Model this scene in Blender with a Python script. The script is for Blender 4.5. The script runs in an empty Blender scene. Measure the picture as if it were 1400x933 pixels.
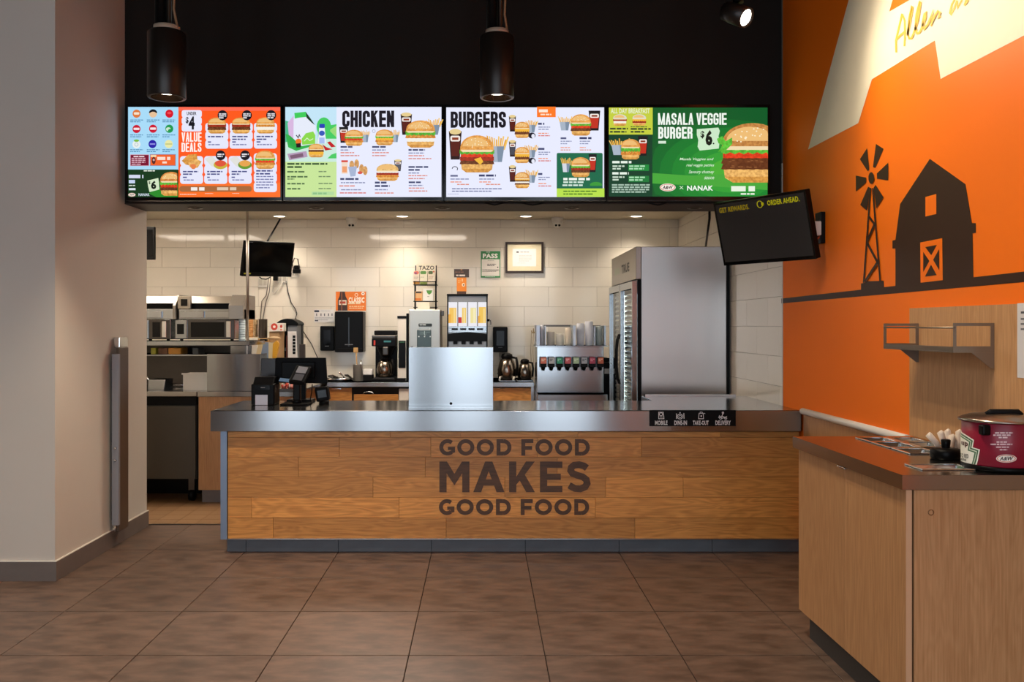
import bpy, bmesh, math, random
from mathutils import Vector, Matrix
random.seed(7)
PI = math.pi
SC = bpy.context.scene
COL = SC.collection

# ------------------------------------------------------------ camera, world, exposure
F = 1210.0; VX = 659.0; HY = 446.0; H = 1.475          # focal length in pixels (1400 wide), vanishing point, eye height
cam = bpy.data.cameras.new('camera'); cam_ob = bpy.data.objects.new('camera', cam); COL.objects.link(cam_ob)
cam_ob.location = (0, 0, H); cam_ob.rotation_euler = (PI/2, 0, 0)
cam.sensor_width = 36; cam.lens = F/1400*36
cam.shift_x = (700-VX)/1400; cam.shift_y = -(466.5-HY)/1400
cam.clip_start = 0.05
SC.camera = cam_ob
world = bpy.data.worlds.new('world'); SC.world = world; world.use_nodes = True
bg = world.node_tree.nodes['Background']; bg.inputs[0].default_value = (0.78, 0.89, 1.0, 1); bg.inputs[1].default_value = 4.4
SC.view_settings.view_transform = 'Standard'; SC.view_settings.look = 'None'
SC.view_settings.exposure = 0.0; SC.view_settings.gamma = 1.0; SC.view_settings.use_curve_mapping = False
KITCHEN_W = 22       # emission of the kitchen ceiling panels
PENDANT_W = 122
MURAL_W = 205

def lamp(name, kind, loc, energy, color, parent=None, target=None, **kw):
    l = bpy.data.lights.new(name, kind); l.energy = energy; l.color = color
    for k, v in kw.items(): setattr(l, k, v)
    o = bpy.data.objects.new(name, l); COL.objects.link(o)
    o.location = loc
    if target is not None:
        o.rotation_euler = (Vector(target)-Vector(loc)).to_track_quat('-Z', 'Y').to_euler()
    if parent is not None:
        o.parent = parent; o.location = Vector(loc)-Vector(parent.location)
    return o

# daylight through the shop-front windows behind the camera
WINX = [(-3.5, -2.45), (-2.1, -1.1), (-0.72, 0.25), (0.65, 1.8)]
FRONT_Y = -2.6
for i, (a, b) in enumerate(WINX):
    o = lamp('daylight_portal', 'AREA', ((a+b)/2, FRONT_Y-0.12, 2.05), 1, (1, 1, 1), target=((a+b)/2, 3, 2.05), shape='RECTANGLE', size=b-a, size_y=3.7)
    o.data.cycles.is_portal = True

# ------------------------------------------------------------ helpers
def X(px, D): return (px-VX)*D/F
def Z(py, D): return H-(py-HY)*D/F
def lin(h):
    h = h.lstrip('#'); out = []
    for i in (0, 2, 4):
        c = int(h[i:i+2], 16)/255
        out.append(c/12.92 if c <= 0.04045 else ((c+0.055)/1.055)**2.4)
    return tuple(out)+(1.0,)
_m = {}
def mat(name, hexc='#808080', rough=0.5, metal=0.0, noise=0.0, scale=(8, 8, 8), bump=0.0, coat=0.0, trans=0.0, rnoise=0.0, rand=0.0, spec=0.5, alpha=1.0, nr=(0.3, 0.7)):
    if name in _m: return _m[name]
    m = bpy.data.materials.new(name); m.use_nodes = True; nt = m.node_tree; N = nt.nodes; L = nt.links
    b = N['Principled BSDF']; c = lin(hexc)
    b.inputs['Base Color'].default_value = c; b.inputs['Roughness'].default_value = rough; b.inputs['Metallic'].default_value = metal
    b.inputs['Coat Weight'].default_value = coat; b.inputs['Transmission Weight'].default_value = trans
    b.inputs['Specular IOR Level'].default_value = spec; b.inputs['Alpha'].default_value = alpha
    tc = N.new('ShaderNodeTexCoord'); mp = N.new('ShaderNodeMapping'); mp.inputs['Scale'].default_value = scale
    L.new(tc.outputs['Object'], mp.inputs['Vector'])
    nz = N.new('ShaderNodeTexNoise'); nz.inputs['Scale'].default_value = 1.0; nz.inputs['Detail'].default_value = 8; nz.inputs['Roughness'].default_value = 0.6; L.new(mp.outputs[0], nz.inputs['Vector'])
    if noise or rand:
        mx = N.new('ShaderNodeMix'); mx.data_type = 'RGBA'; mx.blend_type = 'MULTIPLY'; mx.inputs[0].default_value = 1
        mx.inputs[6].default_value = c
        mr = N.new('ShaderNodeMapRange'); mr.inputs[1].default_value = nr[0]; mr.inputs[2].default_value = nr[1]
        mr.inputs[3].default_value = 1-noise; mr.inputs[4].default_value = 1+noise
        L.new(nz.outputs[0], mr.inputs[0]); src = mr.outputs[0]
        if rand:
            oi = N.new('ShaderNodeObjectInfo'); r2 = N.new('ShaderNodeMapRange'); r2.inputs[3].default_value = 1-rand; r2.inputs[4].default_value = 1+rand
            L.new(oi.outputs['Random'], r2.inputs[0]); mu = N.new('ShaderNodeMath'); mu.operation = 'MULTIPLY'
            L.new(src, mu.inputs[0]); L.new(r2.outputs[0], mu.inputs[1]); src = mu.outputs[0]
        cb = N.new('ShaderNodeCombineColor')
        for k in range(3): L.new(src, cb.inputs[k])
        L.new(cb.outputs[0], mx.inputs[7]); L.new(mx.outputs[2], b.inputs['Base Color'])
    if rnoise:
        r3 = N.new('ShaderNodeMapRange'); r3.inputs[1].default_value = 0.3; r3.inputs[2].default_value = 0.7
        r3.inputs[3].default_value = max(0.02, rough-rnoise); r3.inputs[4].default_value = rough+rnoise
        L.new(nz.outputs[0], r3.inputs[0]); L.new(r3.outputs[0], b.inputs['Roughness'])
    if bump:
        bp = N.new('ShaderNodeBump'); bp.inputs['Strength'].default_value = bump; bp.inputs['Distance'].default_value = 0.004
        L.new(nz.outputs[0], bp.inputs['Height']); L.new(bp.outputs[0], b.inputs['Normal'])
    _m[name] = m; return m

def wood(name, c1, c2, axis='X', rough=0.45, rand=0.12, size=1.0, ring=0.45):
    """c1 light, c2 dark grain colour, axis = direction the grain runs"""
    if name in _m: return _m[name]
    m = bpy.data.materials.new(name); m.use_nodes = True; nt = m.node_tree; N = nt.nodes; L = nt.links
    b = N['Principled BSDF']; b.inputs['Roughness'].default_value = rough
    tc = N.new('ShaderNodeTexCoord'); oi = N.new('ShaderNodeObjectInfo')
    ad = N.new('ShaderNodeVectorMath'); ad.operation = 'ADD'; sc = N.new('ShaderNodeVectorMath'); sc.operation = 'SCALE'
    cx = N.new('ShaderNodeCombineXYZ')
    for k, mul in enumerate((37.0, 11.0, 23.0)):
        q = N.new('ShaderNodeMath'); q.operation = 'MULTIPLY'; q.inputs[1].default_value = mul; L.new(oi.outputs['Random'], q.inputs[0]); L.new(q.outputs[0], cx.inputs[k])
    L.new(tc.outputs['Object'], ad.inputs[0]); L.new(cx.outputs[0], ad.inputs[1])
    s1 = {'X': (1.3, 9, 9), 'Z': (9, 9, 1.3), 'Y': (9, 1.3, 9)}[axis]
    s2 = {'X': (5, 150, 150), 'Z': (150, 150, 5), 'Y': (150, 5, 150)}[axis]
    def noi(s, det, dist):
        mp = N.new('ShaderNodeMapping'); mp.inputs['Scale'].default_value = [v*size for v in s]; L.new(ad.outputs[0], mp.inputs['Vector'])
        n = N.new('ShaderNodeTexNoise'); n.inputs['Scale'].default_value = 1; n.inputs['Detail'].default_value = det; n.inputs['Distortion'].default_value = dist
        L.new(mp.outputs[0], n.inputs['Vector']); return n
    n1 = noi(s1, 2, 0.5); n2 = noi(s2, 3, 0.1)
    # cathedral rings from the soft noise
    mu = N.new('ShaderNodeMath'); mu.operation = 'MULTIPLY'; mu.inputs[1].default_value = 62; L.new(n1.outputs[0], mu.inputs[0])
    si = N.new('ShaderNodeMath'); si.operation = 'SINE'; L.new(mu.outputs[0], si.inputs[0])
    mr = N.new('ShaderNodeMapRange'); mr.inputs[1].default_value = -1; mr.inputs[2].default_value = 1; mr.inputs[3].default_value = 0.0; mr.inputs[4].default_value = ring
    L.new(si.outputs[0], mr.inputs[0])
    m2 = N.new('ShaderNodeMapRange'); m2.inputs[1].default_value = 0.35; m2.inputs[2].default_value = 0.7; m2.inputs[3].default_value = 0; m2.inputs[4].default_value = 0.55
    L.new(n2.outputs[0], m2.inputs[0])
    a2 = N.new('ShaderNodeMath'); L.new(mr.outputs[0], a2.inputs[0]); L.new(m2.outputs[0], a2.inputs[1]); a2.use_clamp = True
    mx = N.new('ShaderNodeMix'); mx.data_type = 'RGBA'; mx.inputs[6].default_value = lin(c1); mx.inputs[7].default_value = lin(c2); L.new(a2.outputs[0], mx.inputs[0])
    r2 = N.new('ShaderNodeMapRange'); r2.inputs[3].default_value = 1-rand; r2.inputs[4].default_value = 1+rand; L.new(oi.outputs['Random'], r2.inputs[0])
    hs = N.new('ShaderNodeHueSaturation'); L.new(r2.outputs[0], hs.inputs['Value']); L.new(mx.outputs[2], hs.inputs['Color'])
    L.new(hs.outputs[0], b.inputs['Base Color'])
    bp = N.new('ShaderNodeBump'); bp.inputs['Strength'].default_value = 0.12; bp.inputs['Distance'].default_value = 0.002
    L.new(n2.outputs[0], bp.inputs['Height']); L.new(bp.outputs[0], b.inputs['Normal'])
    _m[name] = m; return m

def brushed(name, hexc, rough, axis, amt=0.03, tan=None):
    s = {'X': (1.5, 90, 160), 'Y': (90, 1.5, 160), 'Z': (160, 160, 1.5)}[axis]
    new = name not in _m
    m = mat(name, hexc, rough, 1.0, noise=0.008, scale=s)
    if new and tan:
        nt = m.node_tree; b = nt.nodes['Principled BSDF']; c = nt.nodes.new('ShaderNodeCombineXYZ')
        for k in range(3): c.inputs[k].default_value = tan[k]
        nt.links.new(c.outputs[0], b.inputs['Tangent']); b.inputs['Anisotropic'].default_value = 0.85
    return m

def emit(hexc, k=1.0):
    n = 'lit_%s_%g' % (hexc, k)
    if n in _m: return _m[n]
    m = bpy.data.materials.new(n); m.use_nodes = True; b = m.node_tree.nodes['Principled BSDF']
    b.inputs['Base Color'].default_value = (0, 0, 0, 1); b.inputs['Roughness'].default_value = 0.4; b.inputs['Specular IOR Level'].default_value = 0.2
    b.inputs['Emission Color'].default_value = lin(hexc); b.inputs['Emission Strength'].default_value = k
    r_, g_, b_ = lin(hexc)[:3]
    if r_ > 0.03 and (max(r_, g_, b_)-min(r_, g_, b_)) > 0.25*max(r_, g_, b_) and hexc.upper() in FOOD:
        nt = m.node_tree; tc = nt.nodes.new('ShaderNodeTexCoord'); nz = nt.nodes.new('ShaderNodeTexNoise'); nz.inputs['Scale'].default_value = 55; nz.inputs['Detail'].default_value = 4
        nt.links.new(tc.outputs['Object'], nz.inputs['Vector']); rp = nt.nodes.new('ShaderNodeValToRGB'); el = rp.color_ramp.elements
        el[0].position = 0.36; el[1].position = 0.64; el[0].color = (r_*0.78, g_*0.72, b_*0.7, 1); el[1].color = (min(1, r_*1.15), min(1, g_*1.18), min(1, b_*1.2), 1)
        nt.links.new(nz.outputs[0], rp.inputs[0]); nt.links.new(rp.outputs[0], b.inputs['Emission Color'])
    _m[n] = m; return m
FOOD = {'#5CB83A', '#6B3A1E', '#D98A35', '#A3331C', '#E7A24F', '#D89A48', '#EDB768', '#D98A44', '#C98A48', '#5DC23C', '#EBC078', '#E2401F', '#D9A365', '#E0A04C', '#EDB565'}
def ink(hexc): return mat('ink_'+hexc, hexc, 0.5, noise=0.02)

class MB:
    def __init__(s): s.bm = bmesh.new(); s.mats = []; s.cur = 0
    def use(s, m):
        if m not in s.mats: s.mats.append(m)
        s.cur = s.mats.index(m); return s
    def _f(s, vs):
        try: f = s.bm.faces.new(vs)
        except ValueError: return None
        f.material_index = s.cur; return f
    def _tag(s, geom, n0):
        s.bm.faces.ensure_lookup_table()
        for f in s.bm.faces[n0:]: f.material_index = s.cur
    def box(s, x0, x1, y0, y1, z0, z1, bev=0.0, seg=2, M=None):
        n0 = len(s.bm.faces)
        g = bmesh.ops.create_cube(s.bm, size=1.0)
        for v in g['verts']:
            v.co = Vector(((x0+x1)/2+v.co.x*(x1-x0), (y0+y1)/2+v.co.y*(y1-y0), (z0+z1)/2+v.co.z*(z1-z0)))
        vs = g['verts']
        if bev:
            es = {e for v in vs for e in v.link_edges}
            r = bmesh.ops.bevel(s.bm, geom=list(es), offset=bev, segments=seg, affect='EDGES', profile=0.5)
            vs = list({v for f in r['faces'] for v in f.verts} | {v for v in vs if v.is_valid})
        if M is not None:
            for v in vs: v.co = M @ v.co
        s._tag(None, n0); return s
    def lathe(s, prof, c=(0, 0, 0), seg=32, M=None, sx=1.0, sy=1.0, smooth=True):
        rings = []
        for r, z in prof:
            if r < 1e-6: rings.append([s.bm.verts.new((c[0], c[1], c[2]+z))])
            else: rings.append([s.bm.verts.new((c[0]+sx*r*math.cos(2*PI*k/seg), c[1]+sy*r*math.sin(2*PI*k/seg), c[2]+z)) for k in range(seg)])
        for a, b in zip(rings, rings[1:]):
            for k in range(seg):
                k2 = (k+1) % seg
                if len(a) == 1 and len(b) == 1: continue
                if len(a) == 1: f = s._f((a[0], b[k2], b[k]))
                elif len(b) == 1: f = s._f((a[k], a[k2], b[0]))
                else: f = s._f((a[k], a[k2], b[k2], b[k]))
                if f and smooth: f.smooth = True
        if M is not None:
            for r in rings:
                for v in r: v.co = M @ v.co
        return s
    def cyl(s, c, r, h, seg=24, r2=None, M=None):
        r2 = r if r2 is None else r2
        e = min(r, r2, h)*0.06
        return s.lathe([(0, 0), (r-e, 0), (r, e), (r2, h-e), (r2-e, h), (0, h)], c, seg, M)
    def tube(s, pts, r, seg=8, closed=False):
        pts = [Vector(p) for p in pts]; rings = []; n = len(pts); up = None
        for i, p in enumerate(pts):
            d = (pts[min(i+1, n-1)]-pts[max(i-1, 0)])
            if d.length < 1e-9: d = Vector((0, 0, 1))
            d.normalize()
            if up is None or abs(up.dot(d)) > 0.95: up = Vector((0, 0, 1)) if abs(d.z) < 0.9 else Vector((1, 0, 0))
            a = d.cross(up).normalized(); b = d.cross(a).normalized(); up = -b if (-b).dot(up) > 0 else b
            rr = r[i] if isinstance(r, (list, tuple)) else r
            rings.append([s.bm.verts.new(p+a*rr*math.cos(2*PI*k/seg)+b*rr*math.sin(2*PI*k/seg)) for k in range(seg)])
        for u, w in zip(rings, rings[1:]):
            for k in range(seg):
                f = s._f((u[k], u[(k+1) % seg], w[(k+1) % seg], w[k]))
                if f: f.smooth = True
        s._f(rings[0][::-1]); s._f(rings[-1]); return s
    def prism(s, poly, ax, a0, a1):
        """extrude a 2-D polygon along axis ax (0,1,2) from a0 to a1"""
        def P(u, v, w):
            return {0: (w, u, v), 1: (u, w, v), 2: (u, v, w)}[ax]
        A = [s.bm.verts.new(P(u, v, a0)) for u, v in poly]; B = [s.bm.verts.new(P(u, v, a1)) for u, v in poly]
        s._f(A[::-1]); s._f(B); n = len(poly)
        for k in range(n): s._f((A[k], A[(k+1) % n], B[(k+1) % n], B[k]))
        return s
    def quad(s, pts): s._f([s.bm.verts.new(p) for p in pts]); return s
    def build(s, name, m=None, parent=None, bevel=0, label=None):
        if m is not None and not s.mats: s.mats = [m]
        bmesh.ops.recalc_face_normals(s.bm, faces=s.bm.faces[:])
        me = bpy.data.meshes.new(name); s.bm.to_mesh(me); s.bm.free()
        for k in s.mats: me.materials.append(k)
        o = bpy.data.objects.new(name, me); COL.objects.link(o)
        if parent is not None: o.parent = parent
        if bevel:
            md = o.modifiers.new('bevel', 'BEVEL'); md.width = bevel; md.segments = 2; md.limit_method = 'ANGLE'
        if label: o['label'] = label
        return o
def T(name, label, cat, loc=(0, 0, 0), rz=0, group=None):
    o = bpy.data.objects.new(name, None); COL.objects.link(o); o.empty_display_size = 0.1
    o.location = loc; o.rotation_euler = (0, 0, rz)
    o['label'] = label; o['category'] = cat
    if group: o['group'] = group
    return o
def tag(o, label, cat, group=None):
    o['label'] = label; o['category'] = cat
    if group: o['group'] = group
    return o
def B(name, m, parent, *a, **k):
    bev = k.pop('bev', 0.0); M = k.pop('M', None); label = k.pop('label', None)
    return MB().use(m).box(*a, bev=bev, M=M).build(name, None, parent, label=label)
def struct(o): o['kind'] = 'structure'; return o
def share(src, name, parent, loc):
    o = bpy.data.objects.new(name, src.data); COL.objects.link(o); o.parent = parent; o.location = loc; return o

# ---- flat printing: polygons and lettering laid on a surface by a mapping function
_txt = {}
def glyphs(s, bold, shear=0.0):
    k = (s, bold, shear)
    if k in _txt: return _txt[k]
    cu = bpy.data.curves.new('t', 'FONT'); cu.body = s; cu.size = 1; cu.resolution_u = 2; cu.offset = bold; cu.shear = shear; cu.space_character = 1+bold*2
    o = bpy.data.objects.new('t', cu); COL.objects.link(o)
    dg = bpy.context.evaluated_depsgraph_get(); me = bpy.data.meshes.new_from_object(o.evaluated_get(dg))
    V = [(v.co.x, v.co.y) for v in me.vertices]; Fa = [tuple(p.vertices) for p in me.polygons]
    bpy.data.objects.remove(o); bpy.data.curves.remove(cu); bpy.data.meshes.remove(me)
    xs = [v[0] for v in V]; ys = [v[1] for v in V]; a, b, c, d = min(xs), max(xs), min(ys), max(ys)
    V = [((x-a)/(b-a), (y-c)/(d-c)) for x, y in V]
    _txt[k] = (V, Fa); return _txt[k]

class Paint:
    """fn(px, py, layer) -> point; colours become materials through matfn"""
    def __init__(s, fn, matfn): s.fn = fn; s.mf = matfn; s.mb = MB(); s.L = 0; s.o = (0, 0, 1)
    def at(s, ox, oy, k): s.o = (ox, oy, k); return s
    def P(s, x, y, L): return s.fn(s.o[0]+x/s.o[2], s.o[1]+y/s.o[2], L)
    def poly(s, pts, c, up=True):
        if up: s.L += 1
        s.mb.use(s.mf(c)); s.mb._f([s.mb.bm.verts.new(s.P(x, y, s.L)) for x, y in pts]); return s
    def rect(s, x0, y0, x1, y1, c, up=True): return s.poly([(x0, y0), (x1, y0), (x1, y1), (x0, y1)], c, up)
    def ell(s, cx, cy, rx, ry, c, a0=0, a1=360, n=20, up=True):
        full = abs(a1-a0) >= 360
        pts = [(cx+rx*math.cos(math.radians(a0+(a1-a0)*k/n)), cy+ry*math.sin(math.radians(a0+(a1-a0)*k/n))) for k in range(n+(0 if full else 1))]
        return s.poly(pts, c, up)
    def rr(s, x0, y0, x1, y1, r, c, up=True):
        pts = []
        for cx, cy, a in ((x1-r, y0+r, -90), (x1-r, y1-r, 0), (x0+r, y1-r, 90), (x0+r, y0+r, 180)):
            for k in range(5): t = math.radians(a+k*22.5); pts.append((cx+r*math.cos(t), cy+r*math.sin(t)))
        return s.poly(pts, c, up)
    def text(s, t, x0, y0, x1, y1, c, bold=0.0, shear=0.0, rise=0.0):
        s.L += 1; s.mb.use(s.mf(c)); V, Fa = glyphs(t, bold, shear)
        vs = [s.mb.bm.verts.new(s.P(x0+u*(x1-x0), y1-v*(y1-y0)+rise*u, s.L)) for u, v in V]
        for f in Fa: s.mb._f([vs[i] for i in f])
        return s
    def stroke(s, pts, w, c, closed=False, up=True):
        if up: s.L += 1
        s.mb.use(s.mf(c)); P = [Vector(p) for p in pts]; n = len(P); Ls = []; Rs = []
        for i in range(n):
            a = P[i-1] if (i or closed) else P[0]; b = P[(i+1) % n] if (i < n-1 or closed) else P[n-1]
            d1 = (P[i]-a); d2 = (b-P[i])
            if d1.length < 1e-9: d1 = d2
            if d2.length < 1e-9: d2 = d1
            d1 = d1.normalized(); d2 = d2.normalized(); t = d1+d2
            t = t.normalized() if t.length > 0.2 else d1
            nn = Vector((-t.y, t.x)); k = min(1/max(0.35, abs(nn.dot(Vector((-d1.y, d1.x))))), 2.0)
            Ls.append(P[i]+nn*w/2*k); Rs.append(P[i]-nn*w/2*k)
        VL = [s.mb.bm.verts.new(s.P(p.x, p.y, s.L)) for p in Ls]; VR = [s.mb.bm.verts.new(s.P(p.x, p.y, s.L)) for p in Rs]
        for i in range(n if closed else n-1):
            j = (i+1) % n; s.mb._f((VL[i], VL[j], VR[j], VR[i]))
        return s
    def arc(s, cx, cy, rx, ry, a0, a1, w, c, n=20, up=True):
        full = abs(a1-a0) >= 360
        return s.stroke([(cx+rx*math.cos(math.radians(a0+(a1-a0)*k/n)), cy+ry*math.sin(math.radians(a0+(a1-a0)*k/n))) for k in range(n+(0 if full else 1))], w, c, closed=full, up=up)
    def lines(s, x0, y0, x1, n, h, pitch, c, rnd=None):
        """unreadable small print: short word-long dashes"""
        r = rnd or random.Random(int(x0*7+y0*13)); s.L += 1
        for i in range(n):
            x = x0; e = x0+(x1-x0)*(1 if i < n-1 else r.uniform(0.5, 0.95)); y = y0+i*pitch
            while x < e-2:
                w = min(r.uniform(1.6, 4.5)*h, e-x)
                s.mb.use(s.mf(c)); s.mb._f([s.mb.bm.verts.new(s.P(u, v, s.L)) for u, v in ((x, y), (x+w, y), (x+w, y+h), (x, y+h))])
                x += w+h*0.55
        return s
    def build(s, name, parent, label=None):
        me_name = name
        me = bpy.data.meshes.new(me_name); s.mb.bm.to_mesh(me); s.mb.bm.free()
        for k in s.mb.mats: me.materials.append(k)
        o = bpy.data.objects.new(name, me); COL.objects.link(o)
        if parent is not None: o.parent = parent
        if label: o['label'] = label
        return o
    def block(s, word, x0, y0, x1, y1, c, t, gap=None):
        """condensed block capitals built from strokes"""
        gap = t*0.42 if gap is None else gap
        wid = {'I': 0, 'M': 1.5, ' ': 0.45, 'E': 0.88, 'L': 0.85}
        fixed = sum((t if ch != ' ' else 0) for ch in word)+gap*(len(word)-1); units = sum(wid.get(ch, 1) for ch in word)
        U = (x1-x0-fixed)/units; H_ = y1-y0-t; x = x0; e = t/2
        for ch in word:
            W = U*wid.get(ch, 1); r = min(W*0.5, t*0.9); X0 = x+e; Y0 = y0+e
            def A(cx, cy, a, b): return [(cx+r*math.cos(math.radians(a+(b-a)*k/5)), cy+r*math.sin(math.radians(a+(b-a)*k/5))) for k in range(6)]
            def st(p): s.stroke([(X0+u, Y0+v) for u, v in p], t, c)
            tl = A(r, r, 270, 180); tr = A(W-r, r, 0, -90); bl = A(r, H_-r, 180, 90); br = A(W-r, H_-r, 90, 0)
            h = H_/2
            if ch in 'CG': st([(W, H_*(0.36 if ch == 'C' else 0.32))]+tr+tl+bl+br+[(W, H_*(0.64 if ch == 'C' else 0.5))])
            if ch == 'G': st([(W+e, H_*0.55), (W*0.45, H_*0.55)])
            if ch == 'S': st([(W, H_*0.32)]+tr+tl+[(0, H_*0.3), (W*0.15, H_*0.42), (W*0.85, H_*0.58), (W, H_*0.7)]+br[::-1]+bl[::-1]+[(0, H_*0.68)])
            if ch in 'HIKNMBRDEL': st([(0, -e), (0, H_+e)])
            if ch in 'HNM': st([(W, -e), (W, H_+e)])
            if ch == 'H': st([(0, h), (W, h)])
            if ch in 'EL':
                for v in ((0, h, H_) if ch == 'E' else (H_,)): st([(0, v), (W+e, v)])
            if ch == 'K': s.poly([(X0, Y0+h+e), (X0, Y0+h*0.75), (X0+W-e*0.9, y0), (X0+W+e, y0)], c); s.poly([(X0+W*0.2, Y0+h*0.9), (X0+W*0.75, Y0+h*0.5), (X0+W+e, y1), (X0+W-e, y1)], c)
            if ch == 'N': s.poly([(X0-e, y0), (X0+e*0.9, y0), (X0+W+e, y1), (X0+W-e*0.9, y1)], c)
            if ch == 'M': s.poly([(X0-e, y0), (X0+e*0.8, y0), (X0+W/2+e*0.6, y1), (X0+W/2-e*0.6, y1)], c); s.poly([(X0+W+e, y0), (X0+W-e*0.8, y0), (X0+W/2-e*0.6, y1), (X0+W/2+e*0.6, y1)], c)
            if ch in 'AV':
                a, b = (y1, y0) if ch == 'A' else (y0, y1)
                s.poly([(X0-e, a), (X0+e, a), (X0+W/2+e*0.5, b), (X0+W/2-e*0.9, b)], c); s.poly([(X0+W+e, a), (X0+W-e, a), (X0+W/2-e*0.5, b), (X0+W/2+e*0.9, b)], c)
                if ch == 'A': s.rect(X0+W*0.15, Y0+H_*0.62, X0+W*0.85, Y0+H_*0.62+t*0.8, c)
            if ch == 'U': st([(0, -e)]+bl+br+[(W, -e)])
            if ch == 'D': st([(0, 0)]+tr[::-1]+br[::-1]+[(0, H_)])
            if ch in 'BR':
                st([(0, 0)]+tr[::-1]+[(W, h*0.7), (W*0.8, h), (0, h)])
                st([(0, h), (W*0.8, h), (W, h*1.25)]+br[::-1]+[(0, H_)] if ch == 'B' else [(W*0.3, h), (W*0.8, h), (W, h*1.25), (W, H_+e)])
            x += W+(t if ch != ' ' else 0)+gap
        return s
    # ---- pictures
    def burger(s, x0, y0, x1, y1, lay=('lettuce', 'tomato', 'patty'), seeds=False, bun='#E7A24F', clip=None):
        w = x1-x0; h = y1-y0; cx = (x0+x1)/2; cl = (lambda p: (min(p[0], clip), p[1])) if clip else (lambda p: p)
        n = len(lay); mid0 = y0+h*0.40; mid1 = y1-h*0.22; t = (mid1-mid0)/n
        s.poly([cl(p) for p in [(x0+w*0.06, mid1-2), (x1-w*0.06, mid1-2), (x1-w*0.08, y1-h*0.08), (x1-w*0.2, y1), (x0+w*0.2, y1), (x0+w*0.08, y1-h*0.08)]], '#EDB768')
        s.poly([cl(p) for p in [(x0+w*0.08, y1-h*0.1), (x1-w*0.08, y1-h*0.1), (x1-w*0.2, y1), (x0+w*0.2, y1)]], '#D89A48')
        cols = dict(lettuce=('#5CB83A', 0.03), tomato=('#E2401F', 0.05), patty=('#6B3A1E', 0.02), cheese=('#F4B63A', 0.04), chicken=('#D98A35', 0.01), bacon=('#A3331C', 0.03), sauce=('#F3E7C8', 0.08), mayo=('#F6F1E4', 0.07))
        for i in range(n-1, -1, -1):
            c, ins = cols[lay[i]]; ya = mid0+i*t; m = 14; a = w*(0.02 if lay[i] == 'lettuce' else ins)
            up = [(x0+a+(w-2*a)*k/m, ya-t*0.15+(t*0.18*(k % 2))) for k in range(m+1)]
            dn = [(x1-a-(w-2*a)*k/m, ya+t*(0.95+(0.35 if lay[i] in ('lettuce', 'cheese') else 0.08)*(k % 2))) for k in range(m+1)]
            if lay[i] in ('patty', 'chicken'): up[0] = (up[0][0]+w*0.03, up[0][1]+t*0.1); up[-1] = (up[-1][0]-w*0.03, up[-1][1]+t*0.1)
            s.poly([cl(p) for p in up+dn], c)
            if lay[i] in ('patty', 'chicken', 'lettuce'):
                r = random.Random(int(x0+y0+i)); hi = {'patty': '#8A5530', 'chicken': '#F0B45C', 'lettuce': '#8FD85C'}[lay[i]]; s.L += 1
                for k in range(10):
                    u = x0+w*r.uniform(0.1, 0.9); v = ya+t*r.uniform(0.25, 0.7)
                    if clip and u > clip-w*0.05: continue
                    s.ell(u, v, w*0.025, t*0.12, hi, n=6, up=False)
        pts = [(cx+w*0.47*math.cos(a)*(1 if abs(math.cos(a)) < 0.95 else 0.99), y0+h*0.40-h*0.40*math.sin(a)**0.85) for a in [PI*k/18 for k in range(19)]]
        pts += [(x0+w*0.06, y0+h*0.44), (x1-w*0.06, y0+h*0.44)]
        s.poly([cl(p) for p in pts], bun)
        s.poly([cl(p) for p in [(cx+w*0.36*math.cos(a)-w*0.04, y0+h*0.30-h*0.24*math.sin(a)) for a in [PI*k/12 for k in range(13)]]], '#EFBE77')
        s.poly([cl(p) for p in [(x0+w*0.05, y0+h*0.39), (x1-w*0.05, y0+h*0.39), (x1-w*0.1, y0+h*0.45), (x0+w*0.1, y0+h*0.45)]], '#F4DDB0')
        if seeds:
            r = random.Random(int(x0)); s.L += 1
            for k in range(26):
                a = r.uniform(0.25, PI-0.25); q = r.uniform(0.3, 0.9); u = cx+w*0.43*q*math.cos(a); v = y0+h*0.37-h*0.34*q*math.sin(a)
                if clip and u > clip-3: continue
                s.ell(u, v, w*0.013, h*0.012, '#FFF0CC', n=6, up=False)
        return s
    def cup(s, x0, y0, x1, y1, c='#5A1F14', red=False):
        w = x1-x0; h = y1-y0
        s.poly([(x0, y0), (x1, y0), (x1-w*0.15, y1), (x0+w*0.15, y1)], '#2A1512' if not red else '#1E1A1C')
        s.poly([(x0+w*0.1, y0+h*0.25), (x1-w*0.1, y0+h*0.25), (x1-w*0.22, y1-h*0.12), (x0+w*0.22, y1-h*0.12)], '#C2331F' if red else c)
        if not red: s.ell((x0+x1)/2, y0+h*0.02, w*0.45, h*0.1, '#E8CF92')
        s.rr(x0+w*0.12, y0+h*0.16, x1-w*0.12, y0+h*0.36, h*0.06, '#F6EDE6')
        s.rect(x0+w*0.25, y0+h*0.22, x1-w*0.25, y0+h*0.31, '#8C3A22')
        return s
    def fries(s, x0, y0, x1, y1, c='#A9B6C6'):
        w = x1-x0; h = y1-y0; r = random.Random(int(x0+y1)); s.L += 1
        for k in range(11):
            u = x0+w*(0.12+0.076*k); dx = (k-5)*w*0.04; top = y0+h*r.uniform(0, 0.22)
            s.poly([(u+dx, top), (u+dx+w*0.07, top+h*0.02), (u+w*0.07, y0+h*0.55), (u, y0+h*0.55)], '#E9A93C' if k % 2 else '#F5C767', up=False)
        s.poly([(x0+w*0.08, y0+h*0.42), (x1-w*0.08, y0+h*0.42), (x1-w*0.2, y1), (x0+w*0.2, y1)], c)
        s.poly([(x0+w*0.55, y0+h*0.42), (x1-w*0.08, y0+h*0.42), (x1-w*0.2, y1), (x0+w*0.6, y1)], '#7F90A4')
        return s
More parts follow.
